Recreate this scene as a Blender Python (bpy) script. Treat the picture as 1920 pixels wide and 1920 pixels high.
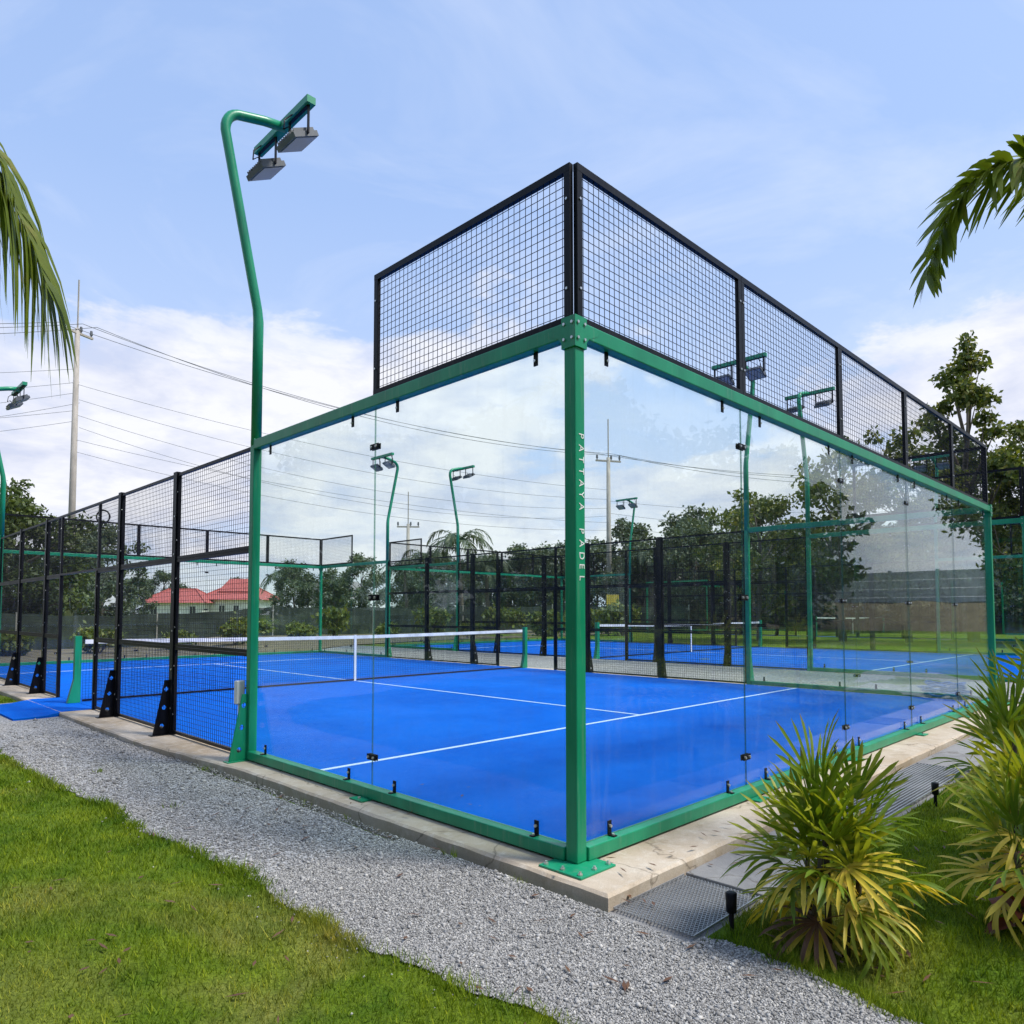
import bpy, bmesh, math, random
import numpy as np
from mathutils import Vector, Matrix, Euler

R = math.radians
sc = bpy.context.scene
for o in list(bpy.data.objects):
    bpy.data.objects.remove(o, do_unlink=True)
COL = sc.collection

# ------------------------------------------------------------------ camera
cam_data = bpy.data.cameras.new('camera')
cam = bpy.data.objects.new('camera', cam_data)
COL.objects.link(cam)
cam_data.sensor_width = 36.0
cam_data.lens = 0.70 * 36.0
cam_data.shift_y = 0.064
cam_data.clip_start = 0.05
cam_data.clip_end = 2000.0
cam.location = (-3.11, -2.60, 1.38)
cam.rotation_euler = (R(90) + 0.05, 0, -0.7865)
sc.camera = cam

# ------------------------------------------------------------------ sky, sun, exposure
SUN_EL, SUN_AZ = R(58), R(150)          # azimuth clockwise from +Y
world = bpy.data.worlds.new('World')
sc.world = world
world.use_nodes = True
wn = world.node_tree
wn.nodes.clear()


def N(tree, kind, **kw):
    n = tree.nodes.new(kind)
    for k, v in kw.items():
        setattr(n, k, v)
    return n


def L(tree, a, b):
    tree.links.new(a, b)


def ramp(tree, fac, stops):
    n = N(tree, 'ShaderNodeValToRGB')
    els = n.color_ramp.elements
    while len(els) < len(stops):
        els.new(0.5)
    for e, (p, c) in zip(els, stops):
        e.position = p
        e.color = c if len(c) == 4 else (*c, 1)
    L(tree, fac, n.inputs[0])
    return n.outputs[0]


def mathn(tree, op, a, b=None, clamp=False):
    n = N(tree, 'ShaderNodeMath', operation=op, use_clamp=clamp)
    for i, v in enumerate((a, b)):
        if v is None:
            continue
        if isinstance(v, (int, float)):
            n.inputs[i].default_value = v
        else:
            L(tree, v, n.inputs[i])
    return n.outputs[0]


def mixc(tree, fac, a, b, blend='MIX'):
    n = N(tree, 'ShaderNodeMix', data_type='RGBA', blend_type=blend)
    for i, v in ((0, fac), (6, a), (7, b)):
        if isinstance(v, (int, float)):
            n.inputs[i].default_value = v
        elif isinstance(v, tuple):
            n.inputs[i].default_value = v if len(v) == 4 else (*v, 1)
        else:
            L(tree, v, n.inputs[i])
    return n.outputs[2]


def noise(tree, vec, scale, detail=4, rough=0.5, dist=0.0):
    n = N(tree, 'ShaderNodeTexNoise')
    n.inputs['Scale'].default_value = scale
    n.inputs['Detail'].default_value = detail
    n.inputs['Roughness'].default_value = rough
    n.inputs['Distortion'].default_value = dist
    if vec is not None:
        L(tree, vec, n.inputs['Vector'])
    return n.outputs['Fac']


CLOUD_X, CLOUD_Y = 14.0, 6.0              # where the cloud field has drifted to


def build_world():
    t = wn
    sky = N(t, 'ShaderNodeTexSky', sky_type='NISHITA')
    sky.sun_disc = False
    sky.sun_elevation = SUN_EL
    sky.sun_rotation = SUN_AZ
    sky.air_density = 1.0
    sky.dust_density = 2.2
    sky.ozone_density = 2.0
    tc = N(t, 'ShaderNodeTexCoord')
    sep = N(t, 'ShaderNodeSeparateXYZ')
    L(t, tc.outputs['Generated'], sep.inputs[0])
    zc = mathn(t, 'MAXIMUM', sep.outputs[2], 0.0)
    den = mathn(t, 'ADD', zc, 0.22)
    comb = N(t, 'ShaderNodeCombineXYZ')
    L(t, mathn(t, 'ADD', mathn(t, 'DIVIDE', sep.outputs[0], den), CLOUD_X), comb.inputs[0])
    L(t, mathn(t, 'ADD', mathn(t, 'DIVIDE', sep.outputs[1], den), CLOUD_Y), comb.inputs[1])
    L(t, mathn(t, 'MULTIPLY', zc, 1.6), comb.inputs[2])
    n1 = noise(t, comb.outputs[0], 0.80, 9, 0.55, 0.30)
    n2 = noise(t, comb.outputs[0], 3.4, 8, 0.60, 0.25)
    n3 = noise(t, comb.outputs[0], 1.7, 6, 0.62, 0.9)
    # banks of cumulus low over the horizon, thin veils higher up
    low = ramp(t, zc, [(0.0, (1, 1, 1)), (0.27, (0.95,) * 3), (0.43, (0.22,) * 3), (0.62, (0.0,) * 3)])
    cov = mathn(t, 'ADD', mathn(t, 'MULTIPLY', n1, 0.70), mathn(t, 'MULTIPLY', n2, 0.30))
    cov = mathn(t, 'ADD', cov, mathn(t, 'MULTIPLY', low, 0.225))
    puff = ramp(t, cov, [(0.635, (0, 0, 0)), (0.67, (0.7,) * 3), (0.75, (1, 1, 1))])
    veil = mathn(t, 'MULTIPLY', ramp(t, n3, [(0.46, (0, 0, 0)), (0.80, (1, 1, 1))]), 0.48)
    haze = ramp(t, zc, [(0.0, (0.92,) * 3), (0.10, (0.80,) * 3), (0.35, (0.62,) * 3), (0.9, (0.52,) * 3)])
    shade = ramp(t, n2, [(0.34, (0.52, 0.55, 0.68)), (0.60, (0.76, 0.76, 0.80))])
    skyc = mixc(t, 1.0, sky.outputs[0], (0.13, 0.13, 0.13, 1), 'MULTIPLY')
    hz = mixc(t, haze, skyc, (0.31, 0.50, 0.92, 1))
    pale = ramp(t, zc, [(0.0, (0.9,) * 3), (0.22, (0.5,) * 3), (0.5, (0.16,) * 3), (0.9, (0.10,) * 3)])
    hz = mixc(t, pale, hz, (0.58, 0.64, 0.76, 1))
    hz = mixc(t, veil, hz, (0.66, 0.71, 0.82, 1))
    col = mixc(t, mathn(t, 'MULTIPLY', puff, 0.90), hz, shade)
    bg = N(t, 'ShaderNodeBackground')
    bg.inputs['Strength'].default_value = 1.0
    L(t, col, bg.inputs['Color'])
    out = N(t, 'ShaderNodeOutputWorld')
    L(t, bg.outputs[0], out.inputs['Surface'])


build_world()
sd = bpy.data.lights.new('sun', 'SUN')
sd.energy = 3.1
sd.angle = R(10)
sd.color = (1.0, 0.95, 0.87)
sun = bpy.data.objects.new('sun', sd)
COL.objects.link(sun)
sdir = Vector((math.sin(SUN_AZ) * math.cos(SUN_EL), math.cos(SUN_AZ) * math.cos(SUN_EL), math.sin(SUN_EL)))
sun.rotation_euler = sdir.to_track_quat('Z', 'Y').to_euler()
sun.location = sdir * 60

vs = sc.view_settings
vs.view_transform = 'Standard'
vs.look = 'None'
vs.gamma = 1.0
vs.exposure = 0.42
vs.use_curve_mapping = False
sc.render.engine = 'CYCLES'
cy = sc.cycles
cy.use_denoising = True
cy.max_bounces = 8
cy.diffuse_bounces = 3
cy.glossy_bounces = 3
cy.transmission_bounces = 4
cy.transparent_max_bounces = 40
cy.caustics_reflective = False
cy.caustics_refractive = False
cy.use_adaptive_sampling = True
cy.adaptive_threshold = 0.02


# ------------------------------------------------------------------ helpers
class MB:
    """collects shapes; build() links them as one mesh object"""
    def __init__(s):
        s.v, s.f, s.m = [], [], []

    def add(s, verts, faces, mi=0):
        b = len(s.v)
        s.v.extend([tuple(map(float, p)) for p in verts])
        s.f.extend([tuple(i + b for i in f) for f in faces])
        s.m.extend([mi] * len(faces))
        return s

    def box(s, x0, x1, y0, y1, z0, z1, mi=0, mat=None):
        vs_ = [Vector((x, y, z)) for z in (z0, z1) for y in (y0, y1) for x in (x0, x1)]
        if mat is not None:
            vs_ = [mat @ p for p in vs_]
        return s.add(vs_, [(0, 2, 3, 1), (4, 5, 7, 6), (0, 1, 5, 4), (1, 3, 7, 5), (3, 2, 6, 7), (2, 0, 4, 6)], mi)

    def bar(s, p, q, w, h=None, mi=0, up=(0, 0, 1), caps=True):
        p, q = Vector(p), Vector(q)
        h = w if h is None else h
        d = (q - p).normalized()
        u = Vector(up)
        if abs(d.dot(u)) > 0.98:
            u = Vector((1, 0, 0))
        a = d.cross(u).normalized() * (w / 2)
        b = a.cross(d).normalized() * (h / 2)
        vs_ = [p - a - b, p + a - b, p + a + b, p - a + b, q - a - b, q + a - b, q + a + b, q - a + b]
        fs = [(0, 4, 5, 1), (1, 5, 6, 2), (2, 6, 7, 3), (3, 7, 4, 0)]
        if caps:
            fs += [(0, 1, 2, 3), (7, 6, 5, 4)]
        return s.add(vs_, fs, mi)

    def tube(s, pts, rad, n=8, mi=0, caps=True):
        pts = [Vector(p) for p in pts]
        rs = rad if isinstance(rad, (list, tuple)) else [rad] * len(pts)
        rings, a = [], None
        for i, p in enumerate(pts):
            d = (pts[min(i + 1, len(pts) - 1)] - pts[max(i - 1, 0)]).normalized()
            if a is None:
                a = d.orthogonal().normalized()
            a = (a - d * a.dot(d)).normalized()
            b = d.cross(a)
            rings.append([p + (a * math.cos(2 * math.pi * k / n) + b * math.sin(2 * math.pi * k / n)) * rs[i] for k in range(n)])
        vs_ = [q for r_ in rings for q in r_]
        fs = [(i * n + k, i * n + (k + 1) % n, (i + 1) * n + (k + 1) % n, (i + 1) * n + k)
              for i in range(len(pts) - 1) for k in range(n)]
        if caps:
            fs += [tuple(range(n))[::-1], tuple((len(pts) - 1) * n + k for k in range(n))]
        return s.add(vs_, fs, mi)

    def cyl(s, p, q, r, n=10, mi=0):
        return s.tube([p, q], r, n, mi)

    def mesh(s, name, mats, smooth=False):
        me = bpy.data.meshes.new(name)
        me.from_pydata(s.v, [], s.f)
        for m in (mats if isinstance(mats, (list, tuple)) else [mats]):
            me.materials.append(m)
        if any(s.m):
            me.polygons.foreach_set('material_index', s.m)
        if smooth:
            me.polygons.foreach_set('use_smooth', [True] * len(s.f))
        me.update()
        return me


def put(name, me, parent=None, loc=(0, 0, 0), rot=(0, 0, 0), scale=None):
    o = bpy.data.objects.new(name, me)
    COL.objects.link(o)
    o.parent = parent
    o.location = loc
    o.rotation_euler = rot
    if scale is not None:
        o.scale = scale if hasattr(scale, '__len__') else (scale,) * 3
    return o


def bevel(o, w, seg=2):
    m = o.modifiers.new('bevel', 'BEVEL')
    m.width = w
    m.segments = seg
    m.limit_method = 'ANGLE'
    return o


def tag(o, label, cat, group=None):
    o['label'] = label
    o['category'] = cat
    if group:
        o['group'] = group
    return o


def thing(name, label, cat, loc=(0, 0, 0), rz=0.0, group=None):
    o = put(name, None, None, loc, (0, 0, rz))
    o.empty_display_size = 0.2
    return tag(o, label, cat, group)


def struct(o, kind='structure'):
    o['kind'] = kind
    return o


def np_mesh(name, verts, faces, mat, smooth=False):
    """verts (n,3), faces (m,k) with equal k"""
    me = bpy.data.meshes.new(name)
    nv, nf, k = len(verts), len(faces), faces.shape[1]
    me.vertices.add(nv)
    me.vertices.foreach_set('co', np.ascontiguousarray(verts, dtype=np.float32).ravel())
    me.loops.add(nf * k)
    me.loops.foreach_set('vertex_index', np.ascontiguousarray(faces, dtype=np.int32).ravel())
    me.polygons.add(nf)
    me.polygons.foreach_set('loop_start', np.arange(0, nf * k, k, dtype=np.int32))
    me.polygons.foreach_set('loop_total', np.full(nf, k, dtype=np.int32))
    if smooth:
        me.polygons.foreach_set('use_smooth', np.ones(nf, dtype=bool))
    me.materials.append(mat)
    me.update(calc_edges=True)
    return me


# ------------------------------------------------------------------ materials
def new_mat(name):
    m = bpy.data.materials.new(name)
    m.use_nodes = True
    m.node_tree.nodes.clear()
    return m, m.node_tree


def principled(t, **kw):
    p = N(t, 'ShaderNodeBsdfPrincipled')
    for k, v in kw.items():
        k = k.replace('_', ' ')
        if hasattr(v, 'is_linked') or isinstance(v, bpy.types.NodeSocket):
            L(t, v, p.inputs[k])
        else:
            p.inputs[k].default_value = v
    return p


def finish(t, shader):
    o = N(t, 'ShaderNodeOutputMaterial')
    L(t, shader, o.inputs['Surface'])


def objco(t, world_space=False):
    if world_space:
        return N(t, 'ShaderNodeNewGeometry').outputs['Position']
    return N(t, 'ShaderNodeTexCoord').outputs['Object']


def bumpn(t, h, strength, dist=0.01):
    b = N(t, 'ShaderNodeBump')
    b.inputs['Strength'].default_value = strength
    b.inputs['Distance'].default_value = dist
    L(t, h, b.inputs['Height'])
    return b.outputs[0]


def paint(name, col, rough=0.35, dirt=0.25, metal=0.0, coat=0.0, spec=0.5):
    """coated steel with dust, runs and small scuffs"""
    m, t = new_mat(name)
    co = objco(t, True)
    mp = N(t, 'ShaderNodeMapping')
    mp.inputs['Scale'].default_value = (1, 1, 0.35)
    L(t, co, mp.inputs['Vector'])
    n1 = noise(t, mp.outputs[0], 3.0, 6, 0.6)
    n2 = noise(t, co, 60, 3, 0.6)
    c2 = tuple(min(1, c * 1.25 + 0.012) for c in col)
    c0 = tuple(c * 0.86 for c in col)
    c = mixc(t, ramp(t, n1, [(0.35, (0, 0, 0)), (0.68, (1, 1, 1))]), (*c0, 1), (*c2, 1))
    sp = ramp(t, n2, [(0.70, (0, 0, 0)), (0.78, (1, 1, 1))])
    c = mixc(t, mathn(t, 'MULTIPLY', sp, dirt), c, (0.42, 0.40, 0.36, 1))
    mp2 = N(t, 'ShaderNodeMapping')
    mp2.inputs['Scale'].default_value = (26, 26, 1.3)
    L(t, co, mp2.inputs['Vector'])
    runs = ramp(t, noise(t, mp2.outputs[0], 1.0, 6, 0.7, 0.5), [(0.56, (0, 0, 0)), (0.74, (1, 1, 1))])
    c = mixc(t, mathn(t, 'MULTIPLY', runs, dirt * 0.9), c, (0.40, 0.38, 0.33, 1))
    rg = mathn(t, 'ADD', mathn(t, 'MULTIPLY', n1, 0.25), rough - 0.12)
    p = principled(t, Base_Color=c, Roughness=rg, Metallic=metal)
    p.inputs['Coat Weight'].default_value = coat
    p.inputs['Specular IOR Level'].default_value = spec
    finish(t, p.outputs[0])
    return m


M = {}
M['green'] = paint('green_painted_steel', (0.002, 0.250, 0.120), 0.36, 0.30, spec=0.45)
M['black'] = paint('black_painted_steel', (0.0040, 0.0045, 0.0075), 0.38, 0.06, spec=0.14)
M['wire'] = paint('black_coated_wire', (0.006, 0.007, 0.012), 0.45, 0.0, spec=0.15)
M['bolt'] = paint('zinc_bolt', (0.62, 0.62, 0.60), 0.30, 0.1, metal=0.8)
M['white_plastic'] = paint('white_plastic', (0.78, 0.78, 0.76), 0.40, 0.1)
M['white_band'] = paint('white_net_band', (0.80, 0.81, 0.83), 0.7, 0.08)
M['letter'] = paint('white_lettering', (0.80, 0.82, 0.80), 0.5, 0.0)
M['lamp_grey'] = paint('floodlight_housing', (0.10, 0.11, 0.12), 0.4, 0.1)
M['galv'] = paint('galvanised_steel', (0.33, 0.34, 0.35), 0.42, 0.35, metal=0.55)
M['red_roof'] = paint('red_roof_tile', (0.42, 0.10, 0.085), 0.65, 0.1)
M['white_wall'] = paint('white_render', (0.74, 0.74, 0.71), 0.8, 0.12)
M['grey_roof'] = paint('grey_roof_sheet', (0.28, 0.25, 0.24), 0.7, 0.2)
M['dark_opening'] = paint('dark_window', (0.03, 0.035, 0.04), 0.25, 0.0)
M['pole_concrete'] = paint('pole_concrete', (0.36, 0.33, 0.29), 0.85, 0.3)
M['yellow'] = paint('yellow_paint', (0.70, 0.46, 0.02), 0.5, 0.15)
M['hose'] = paint('blue_rubber_hose', (0.012, 0.12, 0.52), 0.45, 0.05)
M['brick_wall'] = paint('pale_wall', (0.50, 0.42, 0.34), 0.8, 0.3)


def m_glass():
    m, t = new_mat('tempered_glass')
    lw = N(t, 'ShaderNodeLayerWeight')
    lw.inputs['Blend'].default_value = 0.5
    # Schlick reflectance, the same from both sides of the pane
    refl = mathn(t, 'ADD', mathn(t, 'MULTIPLY', mathn(t, 'POWER', lw.outputs['Facing'], 5.0), 0.96), 0.024)
    tr = N(t, 'ShaderNodeBsdfTransparent')
    sm = noise(t, objco(t, True), 1.4, 6, 0.65)
    tint = mixc(t, ramp(t, sm, [(0.40, (0, 0, 0)), (0.72, (1, 1, 1))]), (0.945, 0.985, 0.972, 1), (0.925, 0.968, 0.957, 1))
    L(t, tint, tr.inputs['Color'])
    gl = N(t, 'ShaderNodeBsdfGlossy')
    gl.inputs['Roughness'].default_value = 0.0
    gl.inputs['Color'].default_value = (0.92, 0.97, 0.96, 1)
    mx = N(t, 'ShaderNodeMixShader')
    L(t, refl, mx.inputs[0])
    L(t, tr.outputs[0], mx.inputs[1])
    L(t, gl.outputs[0], mx.inputs[2])
    # thin film of dust and dried water marks
    df = N(t, 'ShaderNodeBsdfDiffuse')
    df.inputs['Color'].default_value = (0.75, 0.78, 0.78, 1)
    mp = N(t, 'ShaderNodeMapping')
    mp.inputs['Scale'].default_value = (9, 9, 1.1)
    L(t, objco(t, True), mp.inputs['Vector'])
    st = noise(t, mp.outputs[0], 1.2, 6, 0.7, 0.8)
    mask = mathn(t, 'MULTIPLY', ramp(t, st, [(0.52, (0, 0, 0)), (0.80, (1, 1, 1))]), 0.042)
    spots = ramp(t, noise(t, objco(t, True), 26, 4, 0.7), [(0.66, (0, 0, 0)), (0.76, (1, 1, 1))])
    mask = mathn(t, 'ADD', mask, mathn(t, 'MULTIPLY', spots, 0.035))
    mask = mathn(t, 'ADD', mask, 0.003)
    m2 = N(t, 'ShaderNodeMixShader')
    L(t, mask, m2.inputs[0])
    L(t, mx.outputs[0], m2.inputs[1])
    L(t, df.outputs[0], m2.inputs[2])
    finish(t, m2.outputs[0])
    return m


def m_edge():
    m, t = new_mat('glass_edge')
    p = principled(t, Base_Color=(0.10, 0.22, 0.18, 1), Roughness=0.2)
    tr = N(t, 'ShaderNodeBsdfTransparent')
    tr.inputs['Color'].default_value = (0.75, 0.92, 0.85, 1)
    mx = N(t, 'ShaderNodeMixShader')
    mx.inputs[0].default_value = 0.45
    L(t, tr.outputs[0], mx.inputs[1])
    L(t, p.outputs[0], mx.inputs[2])
    finish(t, mx.outputs[0])
    return m


def m_turf():
    m, t = new_mat('blue_sanded_turf')
    co = objco(t, True)
    n1 = noise(t, co, 0.55, 6, 0.6, 0.3)
    n2 = noise(t, co, 3.2, 5, 0.65)
    n3 = noise(t, co, 210, 3, 0.7)
    c = mixc(t, ramp(t, n1, [(0.36, (0, 0, 0)), (0.66, (1, 1, 1))]), (0.0004, 0.100, 0.52, 1), (0.0005, 0.152, 0.69, 1))
    c = mixc(t, mathn(t, 'MULTIPLY', ramp(t, n2, [(0.40, (0, 0, 0)), (0.75, (1, 1, 1))]), 0.40), c, (0.0008, 0.172, 0.73, 1))
    c = mixc(t, mathn(t, 'MULTIPLY', ramp(t, n3, [(0.42, (0, 0, 0)), (0.60, (1, 1, 1))]), 0.60), c, (0.0006, 0.068, 0.42, 1))
    n4 = noise(t, co, 38, 5, 0.75)
    c = mixc(t, mathn(t, 'MULTIPLY', ramp(t, n4, [(0.48, (0, 0, 0)), (0.70, (1, 1, 1))]), 0.35), c, (0.0006, 0.080, 0.47, 1))
    # silica sand lying on top in drifts, thicker here and there
    drift = ramp(t, noise(t, co, 0.9, 7, 0.62, 1.6), [(0.50, (0.25,) * 3), (0.72, (1, 1, 1))])
    grain = ramp(t, noise(t, co, 330, 2, 0.6), [(0.58, (0, 0, 0)), (0.70, (1, 1, 1))])
    c = mixc(t, mathn(t, 'MULTIPLY', mathn(t, 'MULTIPLY', grain, drift), 0.42), c, (0.20, 0.42, 0.80, 1))
    # lanes of turf roll joined along the court
    sp = N(t, 'ShaderNodeSeparateXYZ')
    L(t, co, sp.inputs[0])
    ln = mathn(t, 'PINGPONG', mathn(t, 'ADD', sp.outputs[1], 0.6), 2.0)
    lane = ramp(t, ln, [(0.0, (1, 1, 1)), (0.012, (0, 0, 0))])
    c = mixc(t, mathn(t, 'MULTIPLY', lane, 0.5), c, (0.001, 0.05, 0.34, 1))
    p = principled(t, Base_Color=c, Roughness=0.82, Normal=bumpn(t, n3, 0.5, 0.006))
    p.inputs['Specular IOR Level'].default_value = 0.06
    finish(t, p.outputs[0])
    return m


def m_line():
    m, t = new_mat('white_turf_line')
    n3 = noise(t, objco(t, True), 160, 3, 0.7)
    n1 = noise(t, objco(t, True), 4, 5, 0.6)
    c = mixc(t, ramp(t, n3, [(0.42, (0, 0, 0)), (0.66, (1, 1, 1))]), (0.42, 0.60, 0.80, 1), (0.80, 0.84, 0.86, 1))
    c = mixc(t, mathn(t, 'MULTIPLY', n1, 0.25), c, (0.25, 0.42, 0.72, 1))
    p = principled(t, Base_Color=c, Roughness=0.9, Normal=bumpn(t, n3, 0.4, 0.004))
    finish(t, p.outputs[0])
    return m


def m_concrete(name, c0, c1, stain):
    m, t = new_mat(name)
    co = objco(t, True)
    n1 = noise(t, co, 1.1, 8, 0.62, 0.4)
    n2 = noise(t, co, 9, 8, 0.7)
    n3 = noise(t, co, 130, 4, 0.7)
    c = mixc(t, ramp(t, n1, [(0.34, (0, 0, 0)), (0.66, (1, 1, 1))]), (*c0, 1), (*c1, 1))
    c = mixc(t, mathn(t, 'MULTIPLY', ramp(t, n2, [(0.50, (0, 0, 0)), (0.72, (1, 1, 1))]), 0.5), c, (*stain, 1))
    c = mixc(t, mathn(t, 'MULTIPLY', ramp(t, n3, [(0.35, (1, 1, 1)), (0.55, (0, 0, 0))]), 0.25), c, (0.16, 0.14, 0.11, 1))
    # hairline cracks and damp marks
    vo = N(t, 'ShaderNodeTexVoronoi', feature='DISTANCE_TO_EDGE')
    vo.inputs['Scale'].default_value = 0.9
    wob = N(t, 'ShaderNodeVectorMath', operation='ADD')
    nv = N(t, 'ShaderNodeTexNoise')
    nv.inputs['Scale'].default_value = 5.0
    nv.inputs['Detail'].default_value = 6
    L(t, co, nv.inputs['Vector'])
    L(t, co, wob.inputs[0])
    L(t, mixc(t, 0.80, nv.outputs['Color'], (0, 0, 0, 1)), wob.inputs[1])
    L(t, wob.outputs[0], vo.inputs['Vector'])
    crack = ramp(t, vo.outputs['Distance'], [(0.0, (1, 1, 1)), (0.006, (0, 0, 0))])
    c = mixc(t, mathn(t, 'MULTIPLY', crack, 0.65), c, (0.10, 0.08, 0.06, 1))
    damp = ramp(t, noise(t, co, 2.3, 7, 0.68, 1.2), [(0.56, (0, 0, 0)), (0.70, (1, 1, 1))])
    c = mixc(t, mathn(t, 'MULTIPLY', damp, 0.45), c, tuple(v * 0.55 for v in c0) + (1,))
    h = mathn(t, 'ADD', mathn(t, 'MULTIPLY', n2, 0.6), mathn(t, 'MULTIPLY', n3, 0.4))
    p = principled(t, Base_Color=c, Roughness=0.88, Normal=bumpn(t, h, 0.35, 0.01))
    p.inputs['Specular IOR Level'].default_value = 0.25
    finish(t, p.outputs[0])
    return m


def m_gravel():
    m, t = new_mat('grey_gravel')
    co = objco(t, True)
    v = N(t, 'ShaderNodeTexVoronoi')
    v.inputs['Scale'].default_value = 75
    L(t, co, v.inputs['Vector'])
    sep = N(t, 'ShaderNodeSeparateColor')
    L(t, v.outputs['Color'], sep.inputs[0])
    n1 = noise(t, co, 1.2, 5, 0.6)
    c = ramp(t, sep.outputs[0], [(0.0, (0.15, 0.15, 0.15)), (0.35, (0.31, 0.31, 0.305)), (0.75, (0.47, 0.465, 0.455)), (1.0, (0.66, 0.65, 0.63))])
    c = mixc(t, mathn(t, 'MULTIPLY', ramp(t, v.outputs['Distance'], [(0.25, (0, 0, 0)), (0.7, (1, 1, 1))]), 0.55), c, (0.06, 0.06, 0.06, 1))
    c = mixc(t, mathn(t, 'MULTIPLY', ramp(t, n1, [(0.5, (0, 0, 0)), (0.75, (1, 1, 1))]), 0.35), c, (0.30, 0.26, 0.20, 1))
    p = principled(t, Base_Color=c, Roughness=0.9, Normal=bumpn(t, v.outputs['Distance'], -0.8, 0.012))
    finish(t, p.outputs[0])
    return m


def m_stone():
    m, t = new_mat('crushed_stone')
    g = N(t, 'ShaderNodeNewGeometry')
    c = ramp(t, g.outputs['Random Per Island'], [(0.0, (0.15, 0.148, 0.145)), (0.3, (0.255, 0.252, 0.245)), (0.7, (0.37, 0.365, 0.355)), (0.93, (0.46, 0.45, 0.43)), (1.0, (0.62, 0.60, 0.56))])
    p = principled(t, Base_Color=c, Roughness=0.85)
    finish(t, p.outputs[0])
    return m


def lawn_color(t):
    co = objco(t, True)
    n1 = noise(t, co, 0.55, 6, 0.6, 0.5)
    n2 = noise(t, co, 2.6, 5, 0.65)
    c = mixc(t, ramp(t, n2, [(0.35, (0, 0, 0)), (0.68, (1, 1, 1))]), (0.095, 0.180, 0.012, 1), (0.230, 0.305, 0.024, 1))
    dry = ramp(t, n1, [(0.53, (0, 0, 0)), (0.66, (1, 1, 1))])
    return mixc(t, mathn(t, 'MULTIPLY', dry, 0.50), c, (0.38, 0.32, 0.11, 1))


def m_lawn():
    m, t = new_mat('lawn_soil')
    c = lawn_color(t)
    n3 = noise(t, objco(t, True), 70, 4, 0.7)
    c = mixc(t, mathn(t, 'MULTIPLY', ramp(t, n3, [(0.38, (0, 0, 0)), (0.62, (1, 1, 1))]), 0.6), c, (0.035, 0.06, 0.010, 1))
    p = principled(t, Base_Color=c, Roughness=0.95, Normal=bumpn(t, n3, 0.8, 0.03))
    p.inputs['Specular IOR Level'].default_value = 0.1
    finish(t, p.outputs[0])
    return m


def leafy(name, color_fn, trans=0.35, rough=0.5, spec=0.4):
    m, t = new_mat(name)
    c = color_fn(t)
    p = principled(t, Base_Color=c, Roughness=rough)
    p.inputs['Specular IOR Level'].default_value = spec
    tl = N(t, 'ShaderNodeBsdfTranslucent')
    L(t, mixc(t, 1.0, c, (1.25, 1.2, 0.5, 1), 'MULTIPLY'), tl.inputs['Color'])
    mx = N(t, 'ShaderNodeMixShader')
    mx.inputs[0].default_value = trans
    L(t, p.outputs[0], mx.inputs[1])
    L(t, tl.outputs[0], mx.inputs[2])
    finish(t, mx.outputs[0])
    return m


def blade_color(t):
    c = lawn_color(t)
    g = N(t, 'ShaderNodeNewGeometry')
    v = ramp(t, g.outputs['Random Per Island'], [(0.0, (0.55, 0.60, 0.5)), (0.5, (1.05, 1.05, 1.0)), (0.9, (1.5, 1.4, 1.1)), (1.0, (2.2, 1.7, 1.6))])
    return mixc(t, 1.0, c, v, 'MULTIPLY')


def island_color(stops):
    def f(t):
        g = N(t, 'ShaderNodeNewGeometry')
        return ramp(t, g.outputs['Random Per Island'], stops)
    return f


def frond_color(a, b, tip, browned=False):
    """leaf blade with fibres along it, browned here and there"""
    def f(t):
        co = objco(t)
        g = N(t, 'ShaderNodeNewGeometry')
        n1 = noise(t, co, 7, 5, 0.6)
        c = mixc(t, g.outputs['Random Per Island'], (*a, 1), (*b, 1))
        oi = N(t, 'ShaderNodeObjectInfo')
        c = mixc(t, mathn(t, 'MULTIPLY', oi.outputs['Random'], 0.55), c, (*b, 1))
        spots = ramp(t, n1, [(0.60, (0, 0, 0)), (0.72, (1, 1, 1))])
        c = mixc(t, mathn(t, 'MULTIPLY', spots, 0.6), c, (*tip, 1))
        if not browned:
            return c
        ln = N(t, 'ShaderNodeVectorMath', operation='LENGTH')
        L(t, co, ln.inputs[0])
        far = mathn(t, 'ADD', ln.outputs['Value'], mathn(t, 'MULTIPLY', noise(t, co, 11, 3, 0.6), 0.16))
        br = ramp(t, far, [(0.62, (0, 0, 0)), (0.70, (1, 1, 1))])
        return mixc(t, mathn(t, 'MULTIPLY', br, 0.7), c, (0.23, 0.13, 0.05, 1))
    return f


M['glass'] = m_glass()
M['edge'] = m_edge()
M['turf'] = m_turf()
M['line'] = m_line()
M['concrete'] = m_concrete('pale_concrete', (0.42, 0.33, 0.225), (0.60, 0.52, 0.42), (0.74, 0.70, 0.63))
M['concrete2'] = m_concrete('grey_concrete', (0.19, 0.19, 0.195), (0.28, 0.28, 0.28), (0.34, 0.34, 0.33))
M['gravel'] = m_gravel()
M['stone'] = m_stone()
M['lawn'] = m_lawn()
M['soil'] = m_concrete('bare_earth', (0.13, 0.10, 0.06), (0.21, 0.17, 0.10), (0.09, 0.11, 0.04))
M['blade'] = leafy('grass_blade', blade_color, 0.35, 0.6, 0.2)
M['rhapis_green'] = leafy('fan_leaf_green', frond_color((0.095, 0.185, 0.012), (0.22, 0.30, 0.02), (0.30, 0.28, 0.05), True), 0.38)
M['rhapis_lime'] = leafy('fan_leaf_lime', frond_color((0.24, 0.31, 0.022), (0.42, 0.42, 0.045), (0.48, 0.38, 0.08), True), 0.38)
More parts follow.
